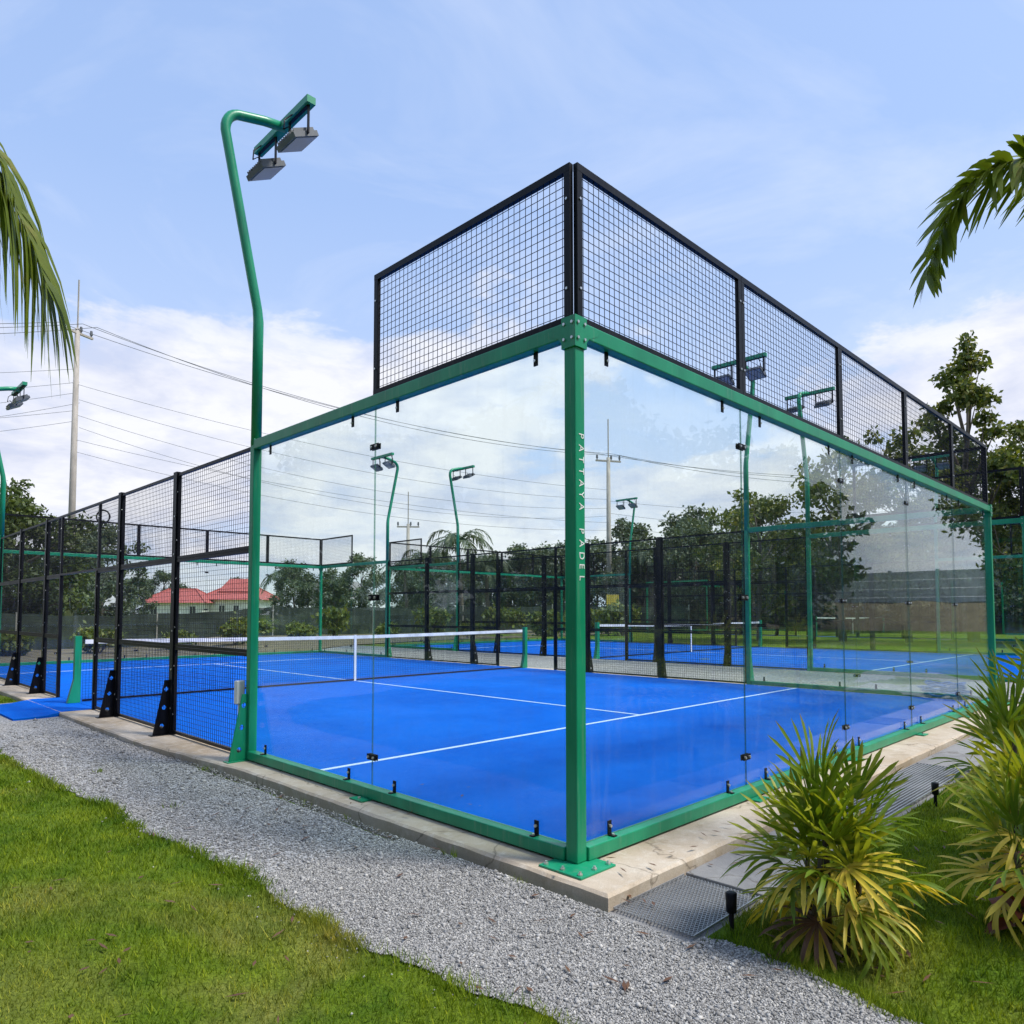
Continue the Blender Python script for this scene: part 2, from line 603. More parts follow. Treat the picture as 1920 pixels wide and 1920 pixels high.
M['rhapis_yellow'] = leafy('fan_leaf_yellow', frond_color((0.66, 0.52, 0.045), (0.74, 0.58, 0.10), (0.45, 0.27, 0.07), True), 0.30)
M['rhapis_brown'] = leafy('fan_leaf_brown', frond_color((0.10, 0.045, 0.022), (0.16, 0.08, 0.04), (0.06, 0.03, 0.02)), 0.15)
M['maroon'] = leafy('maroon_leaf', frond_color((0.045, 0.008, 0.010), (0.16, 0.030, 0.012), (0.24, 0.07, 0.02)), 0.25)
M['palm'] = leafy('palm_leaflet', frond_color((0.075, 0.14, 0.014), (0.20, 0.25, 0.025), (0.32, 0.27, 0.06)), 0.40)
M['stem'] = m_concrete('fibrous_stem', (0.05, 0.04, 0.028), (0.10, 0.08, 0.05), (0.04, 0.045, 0.02))
M['bark'] = m_concrete('tree_bark', (0.16, 0.13, 0.10), (0.24, 0.20, 0.16), (0.10, 0.085, 0.06))
LEAF_STOPS = [(0.0, (0.050, 0.078, 0.016)), (0.4, (0.110, 0.150, 0.026)), (0.8, (0.190, 0.225, 0.042)), (1.0, (0.32, 0.29, 0.07))]
M['leaf'] = leafy('tree_leaf', island_color(LEAF_STOPS), 0.30)
M['leaf_dark'] = leafy('dark_tree_leaf', island_color([(0.0, (0.034, 0.056, 0.014)), (0.6, (0.075, 0.110, 0.024)), (1.0, (0.14, 0.175, 0.04))]), 0.25)
M['leaf_far'] = leafy('distant_leaf', island_color([(0.0, (0.070, 0.105, 0.070)), (0.6, (0.115, 0.155, 0.090)), (1.0, (0.19, 0.215, 0.11))]), 0.2)  # distance haze put into the colour: duller, greyer greens
M['palm_far'] = leafy('distant_palm_leaflet', island_color([(0.0, (0.045, 0.075, 0.045)), (1.0, (0.10, 0.13, 0.06))]), 0.2)  # palm green greyed to stand in for haze
M['net_shade'] = paint('green_black_shade_cloth', (0.040, 0.052, 0.042), 0.9, 0.0, spec=0.1)

# ------------------------------------------------------------------ terrain
rng = np.random.default_rng(7)
random.seed(7)

LB = np.array([(-1.4, -6.0), (-1.16, -1.6), (-1.17, -0.83), (-1.22, -0.55), (-1.29, 0.28), (-1.34, 1.59), (-1.42, 3.33), (-1.60, 6.23), (-2.2, 7.5), (-4.5, 8.6), (-9.0, 9.0)])
RB = np.array([(-0.42, -6.0), (-0.32, -2.4), (-0.24, -1.68), (-0.19, -1.40), (-0.18, -1.18), (-0.18, -0.98), (-0.24, -0.80), (-0.30, -0.46)])


def sines(x, y, s):
    return (np.sin(x * 1.7 * s + 0.3) * np.cos(y * 1.3 * s + 1.1) + 0.6 * np.sin(x * 3.1 * s - y * 2.3 * s + 2.0)
            + 0.4 * np.sin(y * 5.3 * s + x * 1.1 * s) + 0.3 * np.sin(x * 7.7 * s + 1.0) * np.sin(y * 6.1 * s))


def sstep(a, b, v):
    u = np.clip((v - a) / (b - a), 0, 1)
    return u * u * (3 - 2 * u)


def height(x, y):
    x, y = np.asarray(x, float), np.asarray(y, float)
    base = -0.066 + 0.006 * sines(x, y, 0.9)
    # planted bank to the right of the drain
    bank = sstep(-0.85, -1.5, y) * sstep(-0.05, 0.7, x)
    base = base + bank * (0.07 + 0.045 * sines(x, y, 1.15))
    lawn = sstep(-1.35, -2.2, x) * sstep(-2.5, -0.5, y)
    base = base + lawn * (0.015 + 0.02 * sines(x, y, 0.7))
    # the site steps up gently behind the first court
    base = base + 0.17 * sstep(10.3, 13.0, x) + 0.15 * sstep(24, 32, x)
    # the slab and the drain sit in their own trench
    trench = sstep(-0.30, -0.22, x) * sstep(-0.90, -0.84, y) * (x < 10.6)
    base = base - 0.25 * trench * (1 - sstep(10.2, 10.6, x))
    return base


def x_left(y):
    return np.interp(y, LB[:, 1], LB[:, 0])


def x_right(y):
    return np.interp(y, RB[:, 1], RB[:, 0], right=-0.25)


def jag(y, k=1.0):
    y = np.asarray(y, float)
    return k * (0.022 * np.sin(y * 3.1 + 0.4) + 0.014 * np.sin(y * 7.7 + 2.0 * np.sin(y * 1.3)) + 0.008 * np.sin(y * 19.0 + 3.0 * np.sin(y * 4.1)) + 0.005 * np.sin(y * 47.0 + 1.0))


def grid_mesh(name, xs, ys, zf, mat):
    X, Y = np.meshgrid(xs, ys, indexing='ij')
    Z = zf(X, Y)
    nx, ny = X.shape
    v = np.stack([X.ravel(), Y.ravel(), Z.ravel()], 1)
    i = np.arange(nx - 1)[:, None] * ny + np.arange(ny - 1)[None, :]
    i = i.ravel()
    f = np.stack([i, i + ny, i + ny + 1, i + 1], 1)
    return np_mesh(name, v, f, mat, True)


def axis(near0, near1, step, far0, far1):
    a = list(np.arange(near0, near1, step))
    g, x = step, near1
    while x < far1:
        a.append(x)
        g *= 1.35
        x += g
    a.append(far1)
    g, x, b = step, near0 - step, []
    while x > far0:
        b.append(x)
        g *= 1.35
        x -= g
    b.append(far0)
    return np.array(b[::-1] + a)


ground = struct(put('ground', grid_mesh('ground', axis(-7, 6, 0.12, -400, 600), axis(-4.5, 12.6, 0.12, -400, 600), height, M['lawn'])))


def strip_mesh(name, poly_pairs, mat, dz):
    """sheet between pairs of edge points, following the ground"""
    v, f = [], []
    n = 10
    for (a, b) in poly_pairs:
        for k in range(n + 1):
            u = k / n
            x, y = a[0] + (b[0] - a[0]) * u, a[1] + (b[1] - a[1]) * u
            v.append((x, y, float(height(x, y)) + dz))
    for i in range(len(poly_pairs) - 1):
        for k in range(n):
            q = i * (n + 1) + k
            f.append((q, q + 1, q + n + 2, q + n + 1))
    return np_mesh(name, np.array(v), np.array(f), mat, True)


ys = np.concatenate([np.arange(-5.5, 7.56, 0.06)])
pairs = [((float(x_left(y) - jag(y)), float(y)), (float(x_right(y) + (jag(y + 3) if y < -0.45 else -0.02)), float(y))) for y in ys]
# turn of the path towards the entrance on the far left
turn = [((-2.2, 7.45), (-0.30, 7.45)), ((-2.6, 7.8), (-0.30, 8.6)), ((-3.4, 8.2), (-0.30, 10.0)), ((-5.0, 8.6), (-0.40, 11.3)), ((-7.0, 8.8), (-3.2, 11.2)), ((-12.0, 9.0), (-12.0, 11.6))]
fine = []
for (a0, b0), (a1, b1) in zip(turn, turn[1:]):
    fine += [((a0[0] + (a1[0] - a0[0]) * k / 6, a0[1] + (a1[1] - a0[1]) * k / 6 + 0.05 * math.sin(k * 1.9 + a0[0] * 3)), (b0[0] + (b1[0] - b0[0]) * k / 6, b0[1] + (b1[1] - b0[1]) * k / 6)) for k in range(6)]
struct(put('gravel_path', strip_mesh('gravel_path', pairs, M['gravel'], 0.007)))
struct(put('gravel_turning', strip_mesh('gravel_turning', fine, M['gravel'], 0.009)))
struct(put('gravel_strip', strip_mesh('gravel_strip', [((10.25, y), (12.6, y)) for y in np.linspace(-0.9, 22, 40)] , M['gravel'], 0.03)))
struct(put('gravel_crossing', strip_mesh('gravel_crossing', [((x, -2.4 - 0.12 * (x - 10.5)), (x, -0.9 + 0.1 * math.sin(x))) for x in np.linspace(10.3, 12.7, 12)], M['gravel'], 0.022)))


# ------------------------------------------------------------------ padel courts
def slab_mesh(name, ring, z0, z1, mat):
    """outlined slab, with a worn uneven edge"""
    pts = []
    for i in range(len(ring)):
        a, b = Vector(ring[i]), Vector(ring[(i + 1) % len(ring)])
        n = max(2, int((b - a).length / 0.18))
        for k in range(n):
            p = a.lerp(b, k / n)
            pts.append((p.x + random.uniform(-0.004, 0.004), p.y + random.uniform(-0.004, 0.004)))
    mb = MB()
    n = len(pts)
    mb.v = [(x, y, z0) for x, y in pts] + [(x, y, z1 - 0.014 + random.uniform(-0.003, 0.003)) for x, y in pts]
    cx, cy_ = sum(p[0] for p in pts) / n, sum(p[1] for p in pts) / n
    mb.v += [(x + 0.018 * (1 if x < cx else -1) * (abs(x - cx) > 4.5), y + 0.018 * (1 if y < cy_ else -1) * (abs(y - cy_) > 9.5), z1) for x, y in pts]
    mb.f = [(i, (i + 1) % n, n + (i + 1) % n, n + i) for i in range(n)]
    mb.f += [(n + i, n + (i + 1) % n, 2 * n + (i + 1) % n, 2 * n + i) for i in range(n)]
    mb.f.append(tuple(2 * n + i for i in range(n)))
    mb.m = [0] * len(mb.f)
    return mb.mesh(name, mat)


CACHE = {}


def cached(key, fn):
    if key not in CACHE:
        CACHE[key] = fn()
    return CACHE[key]


def wires_mesh(w, h, step=0.05, t=0.0031):
    mb = MB()
    nx, nz = int(round(w / step)), int(round(h / step))
    for i in range(1, nx):
        x = w * i / nx
        mb.bar((x, -0.003, 0.0), (x, -0.003, h), t, caps=False)
    for j in range(1, nz):
        z = h * j / nz
        mb.bar((0.0, 0.003, z), (w, 0.003, z), t, caps=False)
    return mb.mesh('wire_mesh', M['wire'])


def frame_mesh(w, h, t=0.032, d=0.032):
    mb = MB()
    mb.box(0, w, -d / 2, d / 2, 0, t)
    mb.box(0, w, -d / 2, d / 2, h - t, h)
    mb.box(0, t, -d / 2 + 0.001, d / 2 - 0.001, t, h - t)
    mb.box(w - t, w, -d / 2 + 0.001, d / 2 - 0.001, t, h - t)
    for x in (t / 2, w - t / 2):
        for z in (h * 0.22, h * 0.78):
            mb.cyl((x, -d / 2 - 0.006, z), (x, -d / 2 + 0.002, z), 0.008, 8, 1)
    return mb.mesh('mesh_panel', [M['black'], M['bolt']])


def clip_base(flip):
    mb = MB()
    s = -1 if flip else 1
    mb.box(-0.016, 0.016, -0.004, 0.003, 0.0, s * 0.085) if not flip else mb.box(-0.016, 0.016, -0.004, 0.003, -0.085, 0.0)
    if not flip:
        mb.box(-0.016, 0.016, -0.045, -0.004, 0.0, 0.006)
        mb.cyl((0, -0.028, 0.006), (0, -0.028, 0.015), 0.008, 8, 1)
    mb.cyl((0, -0.016, s * 0.055), (0, -0.003, s * 0.055), 0.009, 8, 1)
    return mb.mesh('glass_clip', [M['black'], M['bolt']])


def clip_seam():
    mb = MB()
    mb.box(-0.055, 0.055, -0.013, -0.007, -0.022, 0.022)
    mb.box(-0.055, 0.055, 0.007, 0.013, -0.022, 0.022)
    for x in (-0.033, 0.033):
        mb.cyl((x, -0.024, 0), (x, -0.012, 0), 0.010, 8, 1)
        mb.cyl((x, 0.012, 0), (x, 0.022, 0), 0.010, 8, 1)
    return mb.mesh('glass_clip', [M['black'], M['bolt']])


def pane_mesh(w, h):
    mb = MB()
    mb.box(0, w, -0.006, 0.006, 0, h, 0)
    mb.m = [1, 1, 0, 1, 0, 1]
    return mb.mesh('glass_pane', [M['glass'], M['edge']])


def gusset_mesh(mat, bh=0.62, w0=0.17, w1=0.05):
    """triangular foot plate standing out from the post, with three holes"""
    mb = MB()
    t = 0.005
    n = 3
    for sx in (-t, t):
        for i in range(n):
            za, zb = bh * i / n, bh * (i + 1) / n
            wa, wb = w0 + (w1 - w0) * i / n, w0 + (w1 - w0) * (i + 1) / n
            zm, wm = (za + zb) / 2, (wa + wb) / 2
            outer = [(-wa, za), (-wa / 2, za), (0, za), (0, zm), (0, zb), (-wb / 2, zb), (-wb, zb), (-wm, zm)]
            r = 0.026
            cx = -wm / 2
            inner = []
            for (yy, zz) in outer:
                a = math.atan2(zz - zm, yy - cx)
                inner.append((cx + r * math.cos(a), zm + r * math.sin(a)))
            vs_ = [(sx, y, z) for y, z in outer] + [(sx, y, z) for y, z in inner]
            mb.add(vs_, [(k, (k + 1) % 8, 8 + (k + 1) % 8, 8 + k) for k in range(8)])
    mb.bar((0, -w0, 0), (0, -w1, bh), 2 * t, 0.004)
    mb.box(-0.05, 0.05, -w0 - 0.03, 0.0, 0.0, 0.008)
    return mb.mesh('foot_bracket', mat)


def post_mesh(w, d, h, mat, bolts=True):
    mb = MB()
    mb.box(-w / 2, w / 2, -d / 2, d / 2, 0, h)
    if bolts:
        z = 0.30
        while z < h - 0.1:
            mb.cyl((w * 0.22, -d / 2 - 0.007, z), (w * 0.22, -d / 2 + 0.002, z), 0.011, 8, 1)
            mb.cyl((w / 2 - 0.002, -d * 0.1, z + 0.05), (w / 2 + 0.007, -d * 0.1, z + 0.05), 0.010, 8, 1)
            z += 0.44
    return mb.mesh('fence_post', [mat, M['bolt']])


def plate_mesh(w, d, t=0.012):
    mb = MB()
    mb.box(-w / 2, w / 2, -d / 2, d / 2, 0, t)
    return mb.mesh('base_plate', M['green'])


def bolt_mesh():
    mb = MB()
    mb.cyl((0, 0, 0), (0, 0, 0.010), 0.014, 6)
    mb.cyl((0, 0, 0.010), (0, 0, 0.020), 0.007, 8)
    return mb.mesh('bolt', M['bolt'])


def corner_bracket():
    mb = MB()
    mb.box(-0.052, 0.052, -0.052, 0.052, -0.16, 0.02)
    for (x, z) in ((-0.03, -0.11), (0.03, -0.11), (-0.03, -0.02), (0.03, -0.02)):
        mb.cyl((x, -0.060, z), (x, -0.050, z), 0.009, 8, 1)
        mb.cyl((-0.060, x, z), (-0.050, x, z), 0.009, 8, 1)
    # gussets that carry the two top rails
    for ax in (0, 1):
        q = [(0.05, -0.13), (0.05, -0.03), (0.19, -0.03), (0.15, -0.06), (0.08, -0.09)]
        for s in (-0.047, -0.041):
            vs_ = [(a, s, b) if ax == 0 else (s, a, b) for a, b in q]
            mb.add(vs_, [tuple(range(5))])
    return mb.mesh('corner_bracket', [M['green'], M['bolt']])


def letter_meshes():
    """each letter of the wording down the corner post, with its distance from the top"""
    out, x = [], 0.0
    for ch in 'PATTAYA PADEL':
        if ch == ' ':
            x += 0.075
            continue
        if ch not in [c for c, _, _ in out]:
            cu = bpy.data.curves.new('letter', 'FONT')
            cu.body = ch
            cu.size = 0.062
            cu.extrude = 0.0008
            cu.align_x = 'LEFT'
            cu.align_y = 'CENTER'
            tmp = bpy.data.objects.new('letter_source', cu)
            COL.objects.link(tmp)
            bpy.context.view_layer.update()
            me = bpy.data.meshes.new_from_object(tmp.evaluated_get(bpy.context.evaluated_depsgraph_get()))
            bpy.data.objects.remove(tmp, do_unlink=True)
            me.name = 'letter'
            me.materials.clear()
            me.materials.append(M['letter'])
        else:
            me = [m for c, m, _ in out if c == ch][0]
        out.append((ch, me, x))
        x += 0.0665
    return out


def rail_foot():
    mb = MB()
    mb.box(-0.08, 0.08, -0.135, -0.045, 0.002, 0.012)
    mb.cyl((0.0, -0.10, 0.012), (0.0, -0.10, 0.026), 0.012, 6, 1)
    return mb.mesh('rail_foot', [M['green'], M['bolt']])


def make_court(origin, label, full=True):
    root = thing('court_enclosure', label, 'padel court', origin)

    def part(name, me, wall, x, y, z, par=None, extra=0.0):
        ang, ox, oy = wall
        c, s = math.cos(ang), math.sin(ang)
        return put(name, me, par or root, (ox + x * c - y * s, oy + x * s + y * c, z), (0, 0, ang + extra))

    def sub(name, me, par, loc=(0, 0, 0), rot=(0, 0, 0)):
        return put(name, me, par, loc, rot)

    def wi_len(wall):
        return 10 if round(math.degrees(wall[0])) % 180 == 0 else 20

    def panel(wall, x0, x1, z0, z1, y=0.0, t=0.032):
        w, h = x1 - x0, z1 - z0
        p = part('mesh_panel', cached(('frame', round(w, 3), round(h, 3), t), lambda: frame_mesh(w, h, t)), wall, x0, y, z0)
        sub('wire_mesh', cached(('wires', round(w, 3), round(h, 3)), lambda: wires_mesh(w - 0.03, h - 0.03)), p, (0.015, 0, 0.015))
        return p

    def glass_run(wall, x0, n, top_panels):
        x1 = x0 + 2 * n
        rail = cached(('base_rail', n), lambda: MB().box(0.045, 2 * n - 0.045, -0.055, 0.03, 0.012, 0.088).mesh('base_rail', M['green']))
        bevel(part('base_rail', rail, wall, x0, 0, 0), 0.006)
        top = cached(('top_rail', n), lambda: MB().box(0.045, 2 * n - 0.045, -0.045, 0.035, 2.955, 3.045).mesh('top_rail', M['green']))
        bevel(part('top_rail', top, wall, x0, 0, 0), 0.006)
        for i in range(n):
            xa = x0 + 2 * i
            part('glass_pane', cached(('pane',), lambda: pane_mesh(1.992 - 0.0, 2.862)), wall, xa + 0.004, 0.012, 0.091)
            if full:
                for dx in (0.3, 1.7):
                    part('base_clip', cached('clipb', lambda: clip_base(False)), wall, xa + dx, 0.0, 0.089)
                    part('top_clip', cached('clipt', lambda: clip_base(True)), wall, xa + dx, 0.0, 2.953)
            if i > 0:
                if full:
                    for z in (0.30, 1.50, 2.66):
                        part('seam_clip', cached('clips', clip_seam), wall, xa, 0.012, z)
                part('rail_foot', cached('foot', rail_foot), wall, xa, 0, 0)
        for i in range(top_panels[0], top_panels[1]):
            panel(wall, x0 + 2 * i + (0.017 if x0 + i == 0 else 0.002), x0 + 2 * i + (1.983 if x0 + 2 * i + 2 in (10, 20) and wi_len(wall) == x0 + 2 * i + 2 else 1.998), 3.048, 4.0, 0.0, 0.045)

    W = [(0.0, 0, 0), (R(90), 10, 0), (R(180), 10, 20), (R(270), 0, 20)]
    for wi, wall in enumerate(W):
        # corner post at the start of each wall
        cp = part('corner_post', cached('cpost', lambda: MB().box(-0.042, 0.042, -0.042, 0.042, 0.012, 3.06).mesh('corner_post', M['green'])), wall, 0, 0, 0)
        bevel(cp, 0.008, 3)
        pl_ = sub('base_plate', cached('bplate', lambda: plate_mesh(0.30, 0.30)), cp, (-0.035, -0.035, 0))
        bevel(pl_, 0.003)
        if full:
            for (bx, by) in ((-0.12, -0.12), (0.12, -0.12), (-0.12, 0.12), (-0.12, 0.0), (0.0, -0.12)):
                sub('bolt', cached('bolt', bolt_mesh), cp, (-0.035 + bx, -0.035 + by, 0.012))
            sub('corner_bracket', cached('cbr', corner_bracket), cp, (0, 0, 3.05))
            for ch, me, dx in cached('text', letter_meshes):
                sub('letter', me, cp, (0.006, -0.0432, 2.40 - dx), (R(90), R(90), 0))
        if wi % 2 == 0:
            glass_run(wall, 0, 5, (0, 5))
        else:
            glass_run(wall, 0, 2, (0, 1))
            glass_run(wall, 16, 2, (1, 2))
            for x in (4, 16):
                ep = part('end_post', cached('epost', lambda: post_mesh(0.08, 0.08, 3.06, M['green'], False)), wall, x, 0, 0)
                bevel(ep, 0.006)
                sub('foot_bracket', cached('gusg', lambda: gusset_mesh(M['green'])), ep, (0.0, -0.04, 0))
            posts = [6, 8, 12, 14]
            for x in posts:
                p = part('fence_post', cached('fpost', lambda: post_mesh(0.10, 0.06, 3.02, M['black'])), wall, x, 0, 0)
                sub('foot_bracket', cached('gusb', lambda: gusset_mesh(M['black'])), p, (-0.02, -0.03, 0))
            for x in (9, 11):
                part('door_post', cached('dpost', lambda: post_mesh(0.05, 0.05, 2.0, M['black'], False)), wall, x, 0, 0)
            bays = [(4.045, 5.948), (6.052, 7.948), (8.052, 8.972), (11.028, 11.948), (12.052, 13.948), (14.052, 15.955)]
            for (a, b) in bays:
                for (za, zb) in ((0.02, 0.998), (1.002, 1.998), (2.002, 3.0)):
                    panel(wall, a, b, za, zb)
            panel(wall, 8.975, 11.025, 2.002, 3.0)
    return root


def make_surface(origin, first):
    ox, oy, oz = origin
    if first:
        ring = [(-0.24, -0.40), (10.36, -0.40), (10.36, 20.4), (-0.43, 20.4), (-0.43, 5.6), (-0.25, 3.6)]
    else:
        ring = [(-0.35, -0.42), (10.36, -0.40), (10.36, 20.4), (-0.35, 20.4)]
    s = struct(put('concrete_slab', slab_mesh('concrete_slab', ring, -0.42, 0.0, M['concrete']), None, origin))
    turf = struct(put('court_turf', MB().box(0.04, 9.96, 0.04, 19.96, 0.002, 0.012).mesh('court_turf', M['turf']), None, origin))
    z = 0.0165
    for (a, b, c, d) in ((0.05, 9.95, 3.025, 3.075), (0.05, 9.95, 16.925, 16.975), (4.975, 5.025, 3.08, 9.9), (4.975, 5.025, 10.1, 16.92)):
        mb = MB().box(a, b, c, d, 0.0125, z)
        put('court_line', mb.mesh('court_line', M['line']), turf)
    return s


def make_net(origin, label):
    root = thing('padel_net', label, 'net', (origin[0], origin[1] + 10, origin[2] + 0.012))
    mb = MB()
    for x in np.linspace(0.1, 9.9, 225):
        zt = 0.88 + 0.04 * abs(x - 5) / 5
        mb.bar((x, 0, 0.03), (x, 0, zt), 0.0026, caps=False)
    for k in range(20):
        u = k / 20
        mb.bar((0.1, 0.002, 0.03 + 0.87 * u), (5, 0.002, 0.03 + 0.83 * u), 0.0026, caps=False)
        mb.bar((5, 0.002, 0.03 + 0.83 * u), (9.9, 0.002, 0.03 + 0.87 * u), 0.0026, caps=False)
    put('netting', mb.mesh('netting', M['wire']), root)
    mb = MB()
    pts = [(x, 0, 0.885 + 0.045 * (abs(x - 5) / 5) ** 1.3) for x in np.linspace(0.12, 9.88, 15)]
    for a, b in zip(pts, pts[1:]):
        mb.bar(a, b, 0.014, 0.065)
    put('white_band', mb.mesh('white_band', M['white_band']), root)
    mb = MB()
    mb.bar((0.1, 0, 0.025), (9.9, 0, 0.025), 0.02, 0.03)
    put('bottom_cord', mb.mesh('bottom_cord', M['black']), root)
    put('center_strap', MB().box(4.975, 5.025, -0.012, 0.012, 0.0, 0.93).mesh('center_strap', M['white_band']), root)
    for x in (0.02, 9.98):
        mb = MB()
        mb.box(x - 0.045, x + 0.045, -0.045, 0.045, 0.0, 1.02)
        mb.add([(x - 0.045, -0.045, 0.0), (x - 0.13, -0.045, 0.0), (x - 0.045, -0.045, 0.36), (x - 0.045, 0.045, 0.0), (x - 0.13, 0.045, 0.0), (x - 0.045, 0.045, 0.36)],
               [(0, 1, 2), (5, 4, 3), (0, 3, 4, 1), (1, 4, 5, 2)])
        put('net_post', mb.mesh('net_post', M['green']), root)
    return root


def pole_meshes():
    mb = MB()
    pts = [(0, 0, 3.0), (0, 0, 4.22), (0, -0.012, 4.34), (0, -0.36, 5.98)]
    for k in range(1, 7):
        a = k / 6 * R(70)
        pts.append((0, -0.36 + 0.20 * (1 - math.cos(a)) - 0.02 * math.sin(a), 5.98 + 0.22 * math.sin(a)))
    pts += [(0, 0.02, 6.26), (0, 0.24, 6.30)]
    mb.tube(pts, [0.05, 0.05] + [0.046] * (len(pts) - 2), 12)
    pole = mb.mesh('pole', M['green'], True)
    bar = MB().box(-0.56, 0.56, 0.18, 0.27, 6.26, 6.33).mesh('crossbar', M['green'])
    mb = MB()
    rot = Matrix.Rotation(R(28), 4, 'X')
    mb.box(-0.17, 0.17, -0.14, 0.14, 0.0, 0.05, 0, rot)
    for i in range(9):
        x = -0.15 + 0.0375 * i
        mb.box(x - 0.004, x + 0.004, -0.12, 0.12, 0.05, 0.085, 0, rot)
    lamp = mb.mesh('floodlight', M['lamp_grey'])
    mb = MB()
    mb.box(-0.15, 0.15, -0.12, 0.12, -0.006, 0.002, 0, rot)
    lens = mb.mesh('lens', M['galv'])
    mb = MB()
    for s in (-0.185, 0.185):
        mb.bar((s, 0, 0.02), (s, 0, 0.30), 0.012, 0.03)
    mb.bar((-0.185, 0, 0.30), (0.185, 0, 0.30), 0.03, 0.012)
    brk = mb.mesh('bracket', M['black'])
    return pole, bar, lamp, lens, brk


def make_lamp(loc, rz, label):
    root = thing('floodlight_pole', label, 'floodlight', loc, rz, 'green floodlight poles of the courts')
    pole, bar, lamp, lens, brk = cached('lampm', pole_meshes)
    put('pole', pole, root)
    put('crossbar', bar, root)
    for s in (-0.33, 0.33):
        fl = put('floodlight', lamp, root, (s, 0.22, 5.96))
        put('lens', lens, fl)
        put('bracket', brk, fl)
        put('cable', cached('lampcable', lambda: MB().tube([(0, -0.05, 0.07), (0.0, -0.10, 0.13), (-0.03, -0.14, 0.10), (-0.06, -0.12, 0.22), (-0.06, -0.04, 0.31)], 0.007, 6).mesh('cable', M['black'], True)), fl)
    return root


C1, C2, C3 = (0, 0, 0), (12.9, 0.0, 0.10), (33.0, 2.0, 0.22)
for o_, first in ((C1, True), (C2, False), (C3, False)):
    make_surface(o_, first)
make_court(C1, 'nearest padel court cage, lettered green corner post, glass walls and black mesh')
make_court(C2, 'second padel court cage of glass and mesh beyond the gravel strip', True)
make_court(C3, 'farthest padel court cage, small behind the second court', False)
make_net(C1, 'white banded net across the nearest blue court')
make_net(C2, 'white banded net across the second court beyond the gravel strip')
make_net(C3, 'tiny white banded net on the farthest court')
make_lamp((0, 4, 0), R(270), 'tall kinked green floodlight pole beside the gravel path, nearest the lawn')
make_lamp((10, 4, 0), R(90), 'kinked green floodlight pole behind the back wall mesh, on the far side')
make_lamp((0, 16, 0), R(270), 'green floodlight pole at the distant end of the gravel path side')
make_lamp((10, 16, 0), R(90), 'green floodlight pole at the distant far corner of the nearest court')
make_lamp((C2[0], 4, C2[2]), R(270), 'green floodlight pole on the near side of the second court, by its front')
make_lamp((C2[0], 16, C2[2]), R(270), 'green floodlight pole on the near side of the second court, farther back')
make_lamp((C2[0] + 10, 4, C2[2]), R(90), 'green floodlight pole on the far side of the second court, by its front')
make_lamp((C2[0] + 10, 16, C2[2]), R(90), 'green floodlight pole on the far side of the second court, farther back')

# turf mat running out through the entrance
mat_v = [(0.04, 9.02), (0.04, 10.98), (-0.35, 11.05), (-0.62, 11.02), (-0.95, 10.95), (-0.98, 10.0), (-0.97, 9.0), (-0.6, 8.98), (-0.35, 9.03)]
mb = MB()
zz = [0.008, 0.008, 0.008, -0.03, -0.038, -0.038, -0.038, -0.03, 0.008]
mb.add([(x, y, z) for (x, y), z in zip(mat_v, zz)] + [(x, y, z - 0.4) for (x, y), z in zip(mat_v, zz)],
       [(0, 1, 2, 8), (8, 2, 3, 7), (7, 3, 4, 5, 6)] + [(i, 9 + i, 9 + (i + 1) % 9, (i + 1) % 9) for i in range(9)])
tag(put('entrance_mat', mb.mesh('entrance_mat', M['turf'])), 'blue turf mat spilling out of the court entrance over the gravel', 'mat')

# power box and conduit on the glass end post
jb = thing('junction_box', 'small white electrical box with conduit on the green end post', 'electrical box', (-0.075, 4.10, 0.0))
bevel(put('box', MB().box(-0.04, 0.04, -0.035, 0.035, 0.52, 0.74).mesh('box', M['white_plastic']), jb), 0.01, 3)
put('conduit', MB().tube([(0, 0, 0.52), (0, 0, 0.25), (0, 0.03, 0.12), (-0.05, 0.10, 0.0), (-0.09, 0.16, -0.02)], 0.013, 8).mesh('conduit', M['white_plastic'], True), jb)

# ------------------------------------------------------------------ drain along the back wall
struct(put('drain_bed', MB().box(-0.26, 10.6, -0.885, -0.405, -0.40, -0.080).mesh('drain_bed', M['concrete2'])))


def diamond_grate(x0, x1, y0, y1, z):
    mb = MB()
    rows, pitch = 46, 0.022
    n = int((x1 - x0) / pitch)
    dy = (y1 - y0) / rows
    for r_ in range(rows):
        for k in range(n):
            s = 1 if (k + r_) % 2 else -1
            ya = y0 + dy * (r_ + 0.5)
            a = (x0 + k * pitch, ya - s * dy * 0.5, z)
            b = (x0 + (k + 1) * pitch, ya + s * dy * 0.5, z)
            mb.bar(a, b, 0.0030, 0.004, caps=False)
    mb.bar((x0, y0, z), (x1, y0, z), 0.006, 0.012)
    mb.bar((x0, y1, z), (x1, y1, z), 0.006, 0.012)
    return mb


def bar_grate(x0, x1, y0, y1, z):
    mb = MB()
    for k in range(16):
        y = y0 + (y1 - y0) * (k + 0.5) / 16
        mb.bar((x0, y, z), (x1, y, z), 0.010, 0.02)
    n = int((x1 - x0) / 0.10)
    for k in range(n + 1):
        x = x0 + (x1 - x0) * k / n
        mb.bar((x, y0, z - 0.004), (x, y1, z - 0.004), 0.006, 0.012)
    return mb


